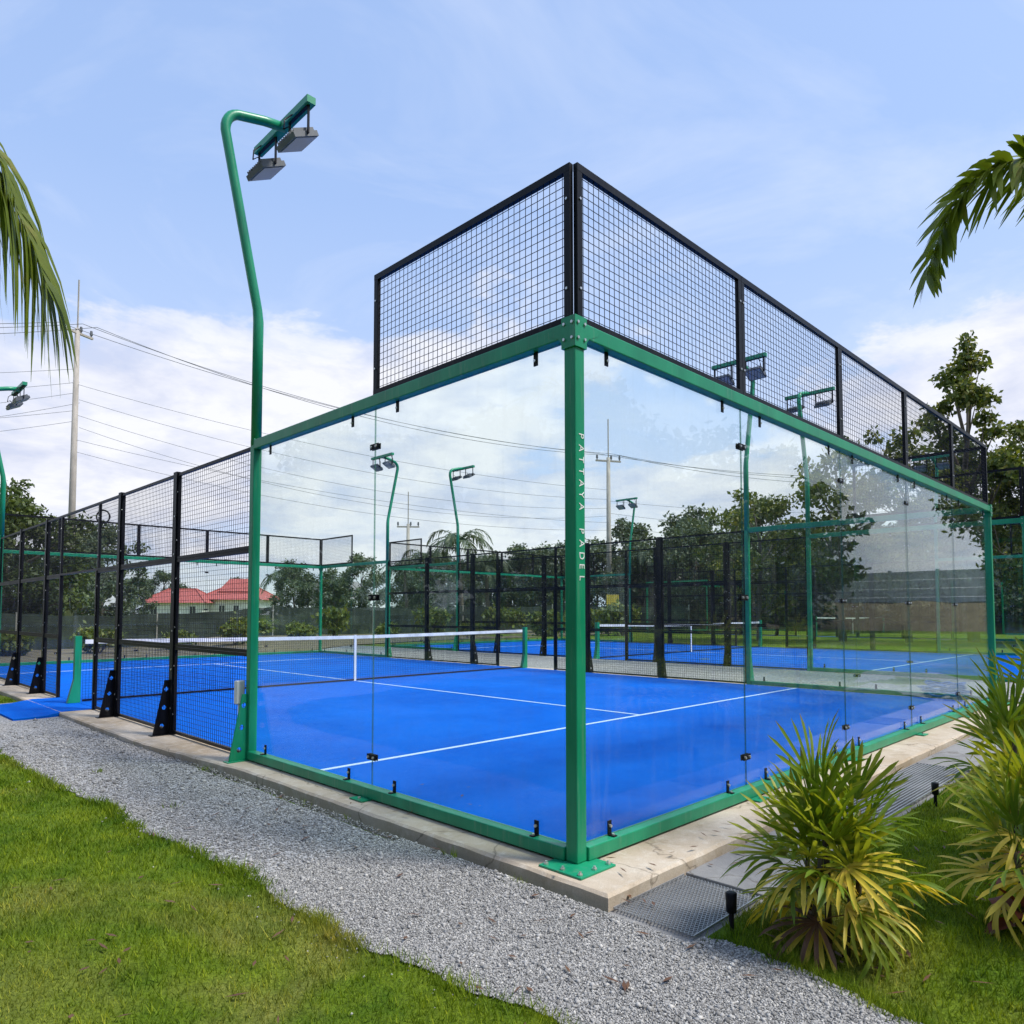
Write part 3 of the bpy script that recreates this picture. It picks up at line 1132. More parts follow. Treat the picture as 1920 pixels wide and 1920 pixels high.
for (kind, a, b, lab) in (('d', -0.22, 0.42, 'diamond mesh drain grate beside the corner of the slab'),
                          ('c', 0.44, 2.25, 'grey concrete drain cover next to the diamond mesh grate'),
                          ('b', 2.28, 4.55, 'steel bar drain grate halfway along the back wall'),
                          ('c', 4.58, 6.9, 'long grey concrete drain cover past the steel bar grate'),
                          ('b', 6.93, 7.6, 'short steel bar drain grate near the far end of the back wall'),
                          ('c', 7.63, 10.4, 'last grey concrete drain cover near the blue hose')):
    if kind == 'd':
        o = put('drain_grate', diamond_grate(a, b, -0.86, -0.42, -0.062).mesh('drain_grate', M['galv']))
        tag(o, lab, 'drain grate')
    elif kind == 'b':
        o = put('drain_grate', bar_grate(a, b, -0.86, -0.42, -0.062).mesh('drain_grate', M['galv']))
        tag(o, lab, 'drain grate')
    else:
        o = bevel(put('drain_cover', MB().box(a, b, -0.872, -0.418, -0.079, -0.054).mesh('drain_cover', M['concrete2'])), 0.006)
        tag(o, lab, 'drain cover')


def garden_light(x, y, lab):
    z = float(height(x, y))
    root = thing('garden_light', lab, 'garden light', (x, y, z), 0, 'black garden spike lights')
    put('spike', MB().cyl((0, 0, -0.05), (0, 0, 0.12), 0.012, 8).mesh('spike', M['black']), root)
    put('lamp_head', MB().tube([(0, 0, 0.09), (0, 0, 0.094), (0, 0, 0.178), (0, 0, 0.182)], [0.014, 0.023, 0.026, 0.020], 14).mesh('lamp_head', M['black'], True), root)


garden_light(-0.06, -0.96, 'small black garden spike light at the tip of the lawn beside the drain')
garden_light(2.98, -1.0, 'small black garden spike light farther along the drain')
garden_light(6.6, -1.02, 'small black garden spike light halfway to the hose')

# coiled blue hose at the far end of the drain
mb = MB()
pts = []
for k in range(220):
    a = k * 0.16
    r_ = 0.28 + 0.10 * math.sin(k * 0.37) + 0.05 * math.sin(k * 1.3)
    pts.append((r_ * math.cos(a), r_ * 0.9 * math.sin(a), 0.03 + 0.0009 * k + 0.02 * math.sin(k * 0.9)))
mb.tube(pts, 0.017, 6)
hose = put('garden_hose', mb.mesh('garden_hose', M['hose'], True), None, (10.75, -0.85, float(height(10.75, -0.85)) + 0.03))
tag(hose, 'tangled coil of blue garden hose beyond the end of the drain', 'hose')


# ------------------------------------------------------------------ plants
def fan_leaf(seed, n=8, petiole=0.24, length=0.34, spread=150, droop=0.5):
    rr = random.Random(seed)
    mb = MB()
    # petiole rises along +x, then the fan
    pp = [(0, 0, 0), (petiole * 0.5, 0, 0.012), (petiole, 0, 0)]
    mb.tube(pp, [0.0045, 0.0035, 0.003], 5)
    for k in range(n):
        u = (k / (n - 1) - 0.5) * 2
        a = R(u * spread / 2 + rr.uniform(-4, 4))
        ln = length * (1.0 - 0.22 * abs(u) ** 1.5) * rr.uniform(0.88, 1.08)
        w = rr.uniform(0.020, 0.030)
        lift = rr.uniform(-0.04, 0.10)
        dr = droop * rr.uniform(0.55, 1.35)
        seg = 6
        vs_, fs = [], []
        for i in range(seg + 1):
            t = i / seg
            s = ln * t
            prof = (0.35 + 2.6 * t) if t < 0.25 else (1.0 - 0.12 * (t - 0.25) if t < 0.82 else (0.93 * (1 - (t - 0.82) / 0.18) + 0.10))
            hw = w * 0.5 * min(prof, 1.0)
            cz = lift * s - dr * ln * t ** 2.3 * 0.6
            cx, cy_ = petiole + s * math.cos(a) * (1 - 0.18 * dr * t * t), s * math.sin(a) * (1 - 0.18 * dr * t * t)
            px_, py_ = -math.sin(a), math.cos(a)
            vs_ += [(cx + px_ * hw, cy_ + py_ * hw, cz + hw * 0.35), (cx, cy_, cz - hw * 0.12), (cx - px_ * hw, cy_ - py_ * hw, cz + hw * 0.35)]
        for i in range(seg):
            q = i * 3
            fs += [(q, q + 1, q + 4, q + 3), (q + 1, q + 2, q + 5, q + 4)]
        mb.add(vs_, fs)
    return mb.mesh('leaf', M['rhapis_green'], True)


FANS = [fan_leaf(s, n, pt, ln, sp, dr) for s, n, pt, ln, sp, dr in
        ((1, 8, 0.20, 0.40, 120, 0.22), (2, 9, 0.18, 0.38, 150, 0.40), (3, 7, 0.22, 0.43, 105, 0.25),
         (4, 9, 0.18, 0.38, 170, 0.8), (5, 8, 0.15, 0.40, 120, 1.1), (6, 7, 0.20, 0.44, 90, 0.18))]


def fan_plant(x, y, label, stems, seed, scale=1.0, yellow=0.25, group='fan leaved palms beside the drain'):
    rr = random.Random(seed)
    z = float(height(x, y)) - 0.02
    root = thing('fan_palm_plant', label, 'plant', (x, y, z), 0, group)
    for (dx, dy, h, lean) in stems:
        la = rr.uniform(0, 6.28)
        top = Vector((dx + lean * math.cos(la), dy + lean * math.sin(la), h))
        pts = [Vector((dx, dy, 0)).lerp(top, t) + Vector((0.01 * math.sin(5 * t), 0.01 * math.cos(4 * t), 0)) for t in (0, .25, .5, .75, 1)]
        put('stem', MB().tube(pts, [0.017, 0.014, 0.013, 0.013, 0.010], 7).mesh('stem', M['stem'], True), root)
        n = rr.randint(12, 14)
        ga = rr.uniform(0, 6.28)
        for k in range(n):
            t = k / (n - 1)                     # 0 top of crown, 1 lowest leaf
            az = ga + k * 2.4 + rr.uniform(-.3, .3)
            el = R(86 - 112 * t ** 1.25 + rr.uniform(-9, 9))
            me = FANS[rr.choice((0, 2, 5, 1))] if t < 0.45 else FANS[rr.choice((1, 3, 4, 0))]
            hz_ = h * (1.0 - 0.42 * t)
            base = Vector((dx, dy, 0)).lerp(top, min(1, hz_ / h))
            o = put('leaf', me, root, base, (rr.uniform(-.5, .5), -el, az), scale * rr.uniform(0.82, 1.12))
            o.rotation_mode = 'XYZ'
            if t > 0.72 and rr.random() < yellow * 2.2:
                mt = M['rhapis_yellow']
            elif t > 0.85 and rr.random() < 0.35:
                mt = M['rhapis_brown']
            elif rr.random() < 0.45:
                mt = M['rhapis_lime']
            else:
                mt = M['rhapis_green']
            o.material_slots[0].link = 'OBJECT'
            o.material_slots[0].material = mt
    return root


fan_plant(0.12, -1.33, 'bushy fan palm with yellow drooping lower leaves, standing alone nearest the gravel',
          [(0, 0, 0.60, 0.04), (0.10, -0.07, 0.50, 0.05), (-0.08, 0.06, 0.42, 0.05), (0.04, 0.10, 0.34, 0.05), (-0.05, -0.09, 0.30, 0.05)], 11, 0.74, 0.30)
fan_plant(0.80, -1.98, 'fan palm with bright yellow leaf fans at the right edge of the picture',
          [(0, 0, 0.58, 0.05), (0.10, -0.05, 0.46, 0.05), (-0.10, 0.03, 0.38, 0.05)], 23, 0.78, 0.6)
fan_plant(1.72, -1.72, 'tall green fan palm behind the yellow leaved one at the right edge',
          [(0, 0, 0.74, 0.05), (0.15, 0.02, 0.58, 0.05)], 35, 0.80, 0.2)
fan_plant(3.1, -1.75, 'fan palm third in line along the drain',
          [(0, 0, 0.9, 0.06), (0.12, -0.06, 0.7, 0.06)], 47, 1.0, 0.25)
fan_plant(4.6, -1.75, 'fan palm fourth in line along the drain',
          [(0, 0, 0.85, 0.06), (-0.12, -0.06, 0.65, 0.06)], 59, 1.0, 0.25)
fan_plant(7.6, -2.0, 'fan palm near the blue hose',
          [(0, 0, 0.9, 0.06), (0.12, -0.06, 0.7, 0.06)], 61, 1.0, 0.2)


def heart_leaf(seed):
    rr = random.Random(seed)
    mb = MB()
    mb.tube([(0, 0, 0), (0.06, 0, 0.01)], 0.003, 5)
    prof = [(0.05, 0.02), (0.08, 0.055), (0.13, 0.065), (0.19, 0.045), (0.24, 0.018), (0.27, 0.002)]
    vs_, fs = [], []
    for i, (s, w) in enumerate(prof):
        z = 0.02 - 1.6 * (s - 0.05) ** 2 * rr.uniform(0.8, 1.3)
        vs_ += [(s, w, z + w * 0.3), (s, 0, z), (s, -w, z + w * 0.3)]
    for i in range(len(prof) - 1):
        q = i * 3
        fs += [(q, q + 1, q + 4, q + 3), (q + 1, q + 2, q + 5, q + 4)]
    mb.add(vs_, fs)
    return mb.mesh('leaf', M['maroon'], True)


HEARTS = [heart_leaf(s) for s in (1, 2)]


def maroon_plant(x, y, lab, seed, h=0.3):
    rr = random.Random(seed)
    root = thing('maroon_plant', lab, 'plant', (x, y, float(height(x, y)) - 0.01), 0, 'maroon leaved plants in the bed')
    put('stem', MB().tube([(0, 0, 0), (0.01, 0.0, h * .5), (0, 0.01, h)], 0.005, 6).mesh('stem', M['stem']), root)
    for k in range(8):
        put('leaf', HEARTS[k % 2], root, (0, 0, h * (0.35 + 0.65 * k / 7)), (rr.uniform(-.4, .4), -R(60 - 75 * (1 - k / 7)), k * 2.4), rr.uniform(0.5, 0.75))


maroon_plant(0.62, -1.93, 'low dark maroon leaved plant beside the yellow leaved fan palm', 3, 0.12)
maroon_plant(1.30, -1.85, 'rust red leaved plant between the fan palms', 5, 0.22)


def frond_mesh(ctrl, nleaf=34, leaf=0.5, droop=0.5, seed=0, mat=None, width=0.035, rad=0.014, flat=0.75, plume=False):
    """feather palm frond along a bezier of four control points"""
    rr = random.Random(seed)
    p = [Vector(c) for c in ctrl]

    def bz(t):
        return p[0] * (1 - t) ** 3 + p[1] * 3 * t * (1 - t) ** 2 + p[2] * 3 * t * t * (1 - t) + p[3] * t ** 3
    mb = MB()
    rach = [bz(i / 14) for i in range(15)]
    mb.tube(rach, [rad * (1 - 0.85 * i / 14) for i in range(15)], 6)
    for k in range(nleaf):
        t = 0.10 + 0.90 * k / (nleaf - 1)
        c = bz(t)
        d = (bz(min(1, t + 0.02)) - bz(t - 0.02)).normalized()
        side = d.cross(Vector((0, 0, 1)))
        if side.length < 0.1:
            side = Vector((1, 0, 0))
        side.normalize()
        upv = side.cross(d).normalized()
        ln = leaf * (0.55 + 0.45 * math.sin(math.pi * min(1, t * 0.95 + 0.08))) * (1.0 if t < 0.75 else 1.0 - 0.9 * (t - 0.75))
        for s in (-1, 1):
            fw = rr.uniform(0.35, 0.75) + 0.5 * t
            lift = rr.uniform(-0.9, 0.9) if plume else rr.uniform(0.05, 0.55)
            v = (side * s * flat + d * fw + upv * lift).normalized()
            l2 = ln * rr.uniform(0.85, 1.1)
            dr = droop * rr.uniform(0.7, 1.3)
            hw = width * 0.5
            vs_, fs = [], []
            nrm = v.cross(d).normalized()
            wv = nrm.cross(v).normalized()
            for i in range(5):
                u = i / 4
                q = c + v * l2 * u * (1 - 0.25 * dr * u) + Vector((0, 0, -1)) * dr * l2 * u ** 1.8
                w = hw * (0.45, 1.0, 0.9, 0.6, 0.06)[i]
                vs_ += [q + wv * w, q - wv * w]
            fs = [(2 * i, 2 * i + 1, 2 * i + 3, 2 * i + 2) for i in range(4)]
            mb.add(vs_, fs)
    return mb.mesh('frond', mat or M['palm'], True)


def feather_palm(loc, h, label, custom, seed, spread=1.5, nrand=7, leaf=0.55, skip=None, group='feather palms outside the picture edges'):
    root = thing('palm_tree', label, 'palm tree', loc, 0, group)
    x0, y0, z0 = loc
    put('trunk', MB().tube([(0, 0, -0.1), (0.02, 0.02, h * .4), (0.0, 0.03, h * .8), (0, 0, h)], [0.13, 0.10, 0.085, 0.06], 12).mesh('trunk', M['bark'], True), root)
    for i, c in enumerate(custom):
        cl = [(a - x0, b - y0, z - z0) for a, b, z in c[0]]
        put('frond', frond_mesh(cl, c[1], c[2], c[3], seed + i, None, c[4], 0.014, 0.75, c[5]), root)
    rr = random.Random(seed)
    for k in range(nrand):
        a = k * 6.283 / nrand + rr.uniform(-.3, .3)
        if skip and abs((a - skip[0] + math.pi) % (2 * math.pi) - math.pi) < skip[1]:
            continue
        r_ = spread * rr.uniform(0.8, 1.15)
        dx, dy = math.cos(a), math.sin(a)
        c = [(0, 0, h), (dx * r_ * .3, dy * r_ * .3, h + .7), (dx * r_ * .8, dy * r_ * .8, h + .75), (dx * r_ * 1.15, dy * r_ * 1.15, h - .1)]
        put('frond', frond_mesh(c, 30, leaf, 0.5, seed + 20 + k), root)
    return root


# ------------------------------------------------------------------ trees
def crown_mesh(name, centers, radii, nleaf, size, mat, seed, shell=0.55):
    g = np.random.default_rng(seed)
    centers = np.array(centers, float)
    radii = np.array(radii, float)
    w = radii ** 2.2
    idx = g.choice(len(centers), nleaf, p=w / w.sum())
    d = g.normal(size=(nleaf, 3))
    d /= np.linalg.norm(d, axis=1)[:, None]
    # leaves gather in sprays inside each clump
    nsp = 26
    spray = g.normal(size=(len(centers), nsp, 3))
    spray /= np.linalg.norm(spray, axis=2)[:, :, None]
    sp = spray[idx, g.integers(0, nsp, nleaf)]
    d = d * 0.45 + sp * 0.75
    rr = (shell + (1.05 - shell) * g.random(nleaf) ** 0.6)
    pos = centers[idx] + d * (radii[idx] * rr)[:, None] * np.array([1, 1, 0.8])
    u = g.normal(size=(nleaf, 3))
    u[:, 2] -= 0.5
    u /= np.linalg.norm(u, axis=1)[:, None]
    v = np.cross(u, g.normal(size=(nleaf, 3)))
    v /= np.linalg.norm(v, axis=1)[:, None]
    s = size * g.uniform(0.6, 1.3, nleaf)[:, None]
    V = np.stack([pos, pos + u * s * 0.5 + v * s * 0.28, pos + u * s, pos + u * s * 0.5 - v * s * 0.28], 1).reshape(-1, 3)
    F = np.arange(nleaf * 4).reshape(-1, 4)
    return np_mesh(name, V, F, mat)


def make_tree(loc, h, spread, label, seed, mat='leaf', nleaf=6000, size=0.3, clumps=14, base=0.35, group=None, slim=False, trunk_r=None):
    rr = random.Random(seed)
    root = thing('tree', label, 'tree', loc, 0, group)
    tr = trunk_r or h * 0.016
    mb = MB()
    top = Vector((rr.uniform(-.3, .3), rr.uniform(-.3, .3), h * 0.86))
    spine = [Vector((0, 0, -0.2)), Vector((rr.uniform(-.2, .2), rr.uniform(-.2, .2), h * .3)), Vector((rr.uniform(-.4, .4), rr.uniform(-.4, .4), h * .6)), top]
    mb.tube(spine, [tr * 1.25, tr, tr * .6, tr * .15], 9)
    cs, rs = [], []
    for k in range(clumps):
        t = base + (1 - base) * (k + 0.5) / clumps
        a = k * 2.4 + rr.uniform(-.5, .5)
        env = (math.sin(math.pi * min(1, (t - base) / (1 - base) * 0.86 + 0.12))) ** 0.7
        if slim:
            env *= 0.75
        r_ = spread * env * rr.uniform(0.45, 1.0)
        c = Vector((r_ * math.cos(a), r_ * math.sin(a), h * t * rr.uniform(0.93, 1.04)))
        st = max(0.18, t - 0.25)
        i = min(2, int(st * 3 / 0.9))
        s = spine[i].lerp(spine[i + 1], min(1, max(0, (st * h - spine[i].z) / max(0.1, spine[i + 1].z - spine[i].z))))
        mid = s.lerp(c, 0.55) + Vector((0, 0, -0.05 * h * rr.random()))
        mb.tube([s, mid, c], [tr * .42, tr * .26, tr * .08], 5)
        cs.append(c)
        rs.append(spread * rr.uniform(0.20, 0.36))
        for q in range(2):
            e = c + Vector((rr.uniform(-1, 1), rr.uniform(-1, 1), rr.uniform(-.4, .8))) * spread * 0.38
            mb.tube([mid, mid.lerp(e, .6), e], [tr * .2, tr * .12, tr * .04], 4)
            cs.append(e)
            rs.append(spread * rr.uniform(0.13, 0.24))
    put('trunk', mb.mesh('trunk', M['bark'], True), root)
    put('crown', crown_mesh('crown', cs, rs, nleaf, size, M[mat], seed), root)
    return root


def copy_tree(root, loc, rz, scale, label, group):
    r_ = root.copy()
    COL.objects.link(r_)
    r_.location, r_.rotation_euler, r_.scale = loc, (0, 0, rz), (scale,) * 3 if not hasattr(scale, '__len__') else scale
    tag(r_, label, root['category'], group)
    for ch in list(root.children):
        c = ch.copy()
        COL.objects.link(c)
        c.parent = r_
    return r_



def gz(x, y):
    return float(height(x, y))


# trees on the lawn behind the second court
make_tree((31.1, 4.8, gz(31, 5)), 11.9, 2.1, 'tall thin tree with a leafy spire rising behind the back wall mesh', 101, 'leaf', 7000, 0.25, 16, 0.28, 'trees behind the second court', True)
make_tree((28.4, 9.0, gz(28, 9)), 8.6, 2.6, 'sparse large leaved tree seen through the glass back wall', 102, 'leaf', 5000, 0.25, 14, 0.30, 'trees behind the second court', True)
make_tree((30.2, 2.2, gz(30, 2)), 8.9, 2.8, 'full green tree at the right edge behind the second court', 103, 'leaf', 9500, 0.22, 16, 0.25, 'trees behind the second court')
make_tree((34.2, -2.5, gz(33, 0)), 10.4, 3.8, 'broad grey green tree beyond the right edge of the second court', 104, 'leaf_dark', 14000, 0.26, 18, 0.25, 'trees behind the second court')
make_tree((46.5, 9.0, gz(35, 8)), 10.6, 4.0, 'wide rounded tree behind the pale wall, between the thin trees', 105, 'leaf_dark', 13000, 0.27, 17, 0.22, 'trees behind the second court')
make_tree((29.0, 6.6, gz(29, 6)), 7.6, 2.4, 'small leafy tree under the thin spire', 106, 'leaf', 6500, 0.22, 13, 0.25, 'trees behind the second court')
make_tree((27.3, 12.2, gz(27, 12)), 6.6, 2.2, 'low tree beside the sparse large leaved one', 107, 'leaf', 5500, 0.22, 12, 0.22, 'trees behind the second court')
# big dark tree on the left
make_tree((4.6, 42.5, gz(4, 42)), 7.6, 3.7, 'big dark rounded tree behind the mesh at the far left', 111, 'leaf_dark', 24000, 0.27, 26, 0.10, None, False, 0.3)
make_tree((-2.2, 41.0, gz(-2, 41)), 7.8, 3.8, 'second dark tree at the very edge of the far left', 112, 'leaf_dark', 20000, 0.27, 24, 0.10, None, False, 0.3)

# belt of trees in the distance
BG = 'distant trees along the horizon'
src = []
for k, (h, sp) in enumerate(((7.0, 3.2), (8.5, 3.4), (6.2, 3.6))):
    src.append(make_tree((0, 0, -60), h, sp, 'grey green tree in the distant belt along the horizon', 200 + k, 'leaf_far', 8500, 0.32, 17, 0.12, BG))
belt = [(12.2, 60.3, 0.95), (15.2, 64.4, 1.0), (14.0, 72.0, 0.85), (66.0, 150.0, 1.2), (34.0, 66.9, 0.75), (36.0, 64.0, 0.8), (34.4, 59.5, 0.62), (37.5, 59.2, 0.8),
        (37.2, 51.0, 0.72), (42.0, 51.8, 0.95), (37.2, 43.6, 0.62), (44.0, 47.2, 0.95), (46.5, 45.0, 0.9), (42.0, 40.7, 0.8), (45.5, 40.5, 1.0), (47.8, 37.6, 0.95),
        (51.5, 36.5, 1.1), (45.8, 31.2, 0.85), (49.5, 33.5, 1.05), (52.0, 30.7, 1.15), (54.8, 29.0, 1.1), (47.4, 25.0, 0.75), (53.0, 24.5, 1.2), (57.0, 22.0, 1.2),
        (24.0, 84.0, 0.7), (50.0, 150.0, 1.1), (64.0, 84.0, 1.1), (60.0, 78.0, 1.0), (70.0, 60.0, 1.2), (57.0, 16.0, 1.15), (59.0, 10.0, 1.25), (58.0, 4.0, 1.2)]
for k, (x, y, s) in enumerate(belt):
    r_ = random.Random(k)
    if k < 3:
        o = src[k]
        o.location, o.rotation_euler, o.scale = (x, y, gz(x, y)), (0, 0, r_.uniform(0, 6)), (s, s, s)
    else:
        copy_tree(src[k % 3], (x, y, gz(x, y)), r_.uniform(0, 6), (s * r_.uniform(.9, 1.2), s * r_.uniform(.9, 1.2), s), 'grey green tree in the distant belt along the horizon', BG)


# the garden goes on behind the photographer and shows in the glass
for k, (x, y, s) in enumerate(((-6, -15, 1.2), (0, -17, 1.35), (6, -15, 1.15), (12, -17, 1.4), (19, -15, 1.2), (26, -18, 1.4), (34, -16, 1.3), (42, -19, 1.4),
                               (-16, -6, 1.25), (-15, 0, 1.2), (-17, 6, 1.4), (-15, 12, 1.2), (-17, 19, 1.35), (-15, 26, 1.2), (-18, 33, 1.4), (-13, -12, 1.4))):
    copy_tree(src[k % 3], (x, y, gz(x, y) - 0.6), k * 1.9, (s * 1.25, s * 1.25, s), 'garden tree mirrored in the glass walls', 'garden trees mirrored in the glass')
struct(put('scrub_ground', strip_mesh('scrub_ground', [((x, 23.0 + 0.8 * math.sin(x * .4)), (x, 46.0)) for x in np.linspace(-16, 31, 40)], M['soil'], 0.03)))


def coconut(loc, h, label, seed, group):
    rr = random.Random(seed)
    root = thing('coconut_palm', label, 'palm tree', loc, rr.uniform(0, 6), group)
    b = rr.uniform(-.5, .5)
    put('trunk', MB().tube([(0, 0, -.1), (b * .3, 0, h * .35), (b * .8, 0, h * .7), (b, 0, h)], [0.24, 0.18, 0.15, 0.12], 8).mesh('trunk', M['bark'], True), root)
    for k in range(13):
        a = k * 2.4
        r_ = rr.uniform(2.0, 2.7)
        up = rr.uniform(-.4, 1.5)
        dx, dy = math.cos(a), math.sin(a)
        c = [(b, 0, h), (b + dx * r_ * .35, dy * r_ * .35, h + .6 + up * .5), (b + dx * r_ * .85, dy * r_ * .85, h + .5 + up * .6), (b + dx * r_ * 1.1, dy * r_ * 1.1, h - 1.0 + up * .8)]
        put('frond', frond_mesh(c, 20, 0.85, 0.55, seed * 40 + k, M['palm_far'], 0.10, 0.035), root)
    return root


PG = 'distant coconut palms'
pl_src = coconut((31.4, 37.0, gz(31, 37)), 6.2, 'tallest coconut palm, left of the lettered corner post', 31, PG)
pl_two = coconut((35.5, 38.6, gz(35, 38)), 4.6, 'shorter coconut palm just to the right of the tallest one', 32, PG)
for k, (x, y, s, lab) in enumerate(((34.6, 45.1, 0.9, 'coconut palm farther back, left of the tallest one'),
                                    (46.7, 33.0, 0.95, 'coconut palm in the distance right of the lettered post'),
                                    (44.6, 30.2, 0.85, 'slightly lower coconut palm beside the one right of the lettered post'),
                                    (40.3, 81.8, 1.15, 'lone coconut palm far off, right of the big red roof'),
                                    (29.5, 41.0, 0.72, 'small coconut palm in front of the distant belt'))):
    copy_tree(pl_two if k % 2 else pl_src, (x, y, gz(x, y)), k * 1.3, s, lab, PG)

# shrubs along the shade cloth
SG = 'shrubs in front of the shade cloth'


def make_shrub(loc, r, label, seed, mat='leaf'):
    root = thing('shrub', label, 'shrub', loc, 0, SG)
    rr = random.Random(seed)
    cs = [(rr.uniform(-r, r) * .6, rr.uniform(-r, r) * .6, r * rr.uniform(.4, 1.0)) for _ in range(9)]
    mb = MB()
    for c in cs:
        mb.tube([(0, 0, -.05), (c[0] * .5, c[1] * .5, c[2] * .6), c], [0.03, 0.02, 0.008], 5)
    put('stem', mb.mesh('stem', M['bark']), root)
    put('crown', crown_mesh('crown', cs, [r * rr.uniform(.35, .55) for _ in cs], 1100, 0.22, M[mat], seed, 0.3), root)
    return root


sh = [make_shrub((6.0, 31.0, gz(6, 31)), 0.9, 'low bushy shrub in the planted row before the shade cloth', 301), make_shrub((9.5, 31.5, gz(9, 31)), 0.75, 'low bushy shrub in the planted row before the shade cloth', 302, 'leaf')]
for k, (x, y, s) in enumerate(((12.5, 31.0, 1.1), (15.0, 30.5, 0.9), (17.2, 31.0, 1.2), (19.5, 29.5, 0.9), (22.0, 29.0, 1.3), (24.6, 28.5, 1.1), (27.0, 28.0, 1.4), (29.5, 27.0, 1.2), (32.0, 26.0, 1.3), (3.0, 31.5, 1.0), (0.5, 32.0, 1.2),
                               (26.0, 23.5, 1.5), (28.5, 20.5, 1.3), (31.0, 24.0, 1.5), (11.0, 29.0, 0.8), (14.0, 28.6, 0.9))):
    copy_tree(sh[k % 2], (x, y, gz(x, y)), k * 1.1, (s, s, s * (0.9 + 0.3 * ((k * 7) % 5) / 4)), 'low bushy shrub in the planted row before the shade cloth', SG)

# shade cloth fence
fn = thing('shade_cloth_fence', 'long dark shade cloth fence strung on posts behind the courts', 'fence', (0, 0, 0))
fp = [(-14.0, 37.5), (-8.0, 37.0), (-2.0, 36.5), (4.0, 36.0), (10.0, 36.0), (16.0, 35.5), (22.0, 34.5), (28.0, 33.0), (34.0, 30.5), (38.0, 27.0), (41.0, 24.0)]
for i, (x, y) in enumerate(fp):
    put('post', cached('fencepost', lambda: MB().cyl((0, 0, -0.2), (0, 0, 1.75), 0.035, 8).mesh('post', M['pole_concrete'])), fn, (x, y, gz(x, y)))
for i in range(len(fp) - 1):
    a, b = Vector((*fp[i], gz(*fp[i]))), Vector((*fp[i + 1], gz(*fp[i + 1])))
    v, f = [], []
    n = 12
    for k in range(n + 1):
        t = k / n
        p = a.lerp(b, t)
        sag = 0.10 * math.sin(math.pi * t) + 0.03 * math.sin(t * 17 + i)
        bow = 0.05 * math.sin(t * 9 + i * 2)
        d = (b - a).normalized()
        nn = Vector((-d.y, d.x, 0))
        for z, w in ((0.02, 0), (0.6, bow), (1.15, -bow), (1.68 - sag, 0)):
            q = p + nn * w
            v += [(q.x, q.y, p.z + z), (q.x + nn.x * 0.012, q.y + nn.y * 0.012, p.z + z)]
    for k in range(n):
        for j in range(3):
            q = k * 8 + j * 2
            f += [(q, q + 8, q + 10, q + 2), (q + 1, q + 3, q + 11, q + 9)]
        f.append((k * 8 + 6, k * 8 + 14, k * 8 + 15, k * 8 + 7))
    mb = MB()
    mb.add(v, f)
    put('cloth_panel', mb.mesh('cloth_panel', M['net_shade']), fn)


# houses with red roofs
def hip_house(loc, rz, w, d, wh, rh, label, tiers=1):
    root = thing('house', label, 'house', loc, rz, 'red roofed houses')
    put('wall', MB().box(-w / 2, w / 2, -d / 2, d / 2, -0.5, wh).mesh('wall', M['white_wall']), root)
    e = 0.9
    mb = MB()
    z0, z1, rl = wh - 0.15, wh + rh, w * 0.24
    vs_ = [(-w / 2 - e, -d / 2 - e, z0), (w / 2 + e, -d / 2 - e, z0), (w / 2 + e, d / 2 + e, z0), (-w / 2 - e, d / 2 + e, z0), (-rl, 0, z1), (rl, 0, z1)]
    mb.add(vs_, [(0, 1, 5, 4), (1, 2, 5), (2, 3, 4, 5), (3, 0, 4), (3, 2, 1, 0)])
    rf = put('roof', mb.mesh('roof', M['red_roof']), root)
    rm = MB()
    rm.bar((-rl, 0, z1), (rl, 0, z1), 0.35, 0.3)
    for q, top in ((0, 4), (1, 5), (2, 5), (3, 4)):
        rm.bar(vs_[q], vs_[top], 0.3, 0.25)
    put('ridge', rm.mesh('ridge', M['red_roof']), rf)
    if tiers > 1:
        mb = MB()
        z2 = wh + rh * 0.55
        vs2 = [(-w * .30, -d * .3, z2), (w * .30, -d * .3, z2), (w * .30, d * .3, z2), (-w * .30, d * .3, z2), (-w * .2, 0, z1 + rh * .5), (w * .2, 0, z1 + rh * .5)]
        mb.add(vs2, [(0, 1, 5, 4), (1, 2, 5), (2, 3, 4, 5), (3, 0, 4), (3, 2, 1, 0)])
        put('upper_roof', mb.mesh('upper_roof', M['red_roof']), rf)
    n = max(3, int(w / 2.6))
    for i in range(n):
        x = -w / 2 + w * (i + 0.5) / n
        wd = put('window', MB().box(x - 0.5, x + 0.5, -d / 2 - 0.03, -d / 2 + 0.05, 0.9, 2.2).mesh('window', M['dark_opening']), root)
        fm = MB()
        fm.box(x - 0.58, x - 0.5, -d / 2 - 0.06, -d / 2, 0.82, 2.28)
        fm.box(x + 0.5, x + 0.58, -d / 2 - 0.06, -d / 2, 0.82, 2.28)
        fm.box(x - 0.04, x + 0.04, -d / 2 - 0.06, -d / 2 - 0.031, 0.9, 2.2)
        put('window_frame', fm.mesh('window_frame', M['white_wall']), wd)
    return root


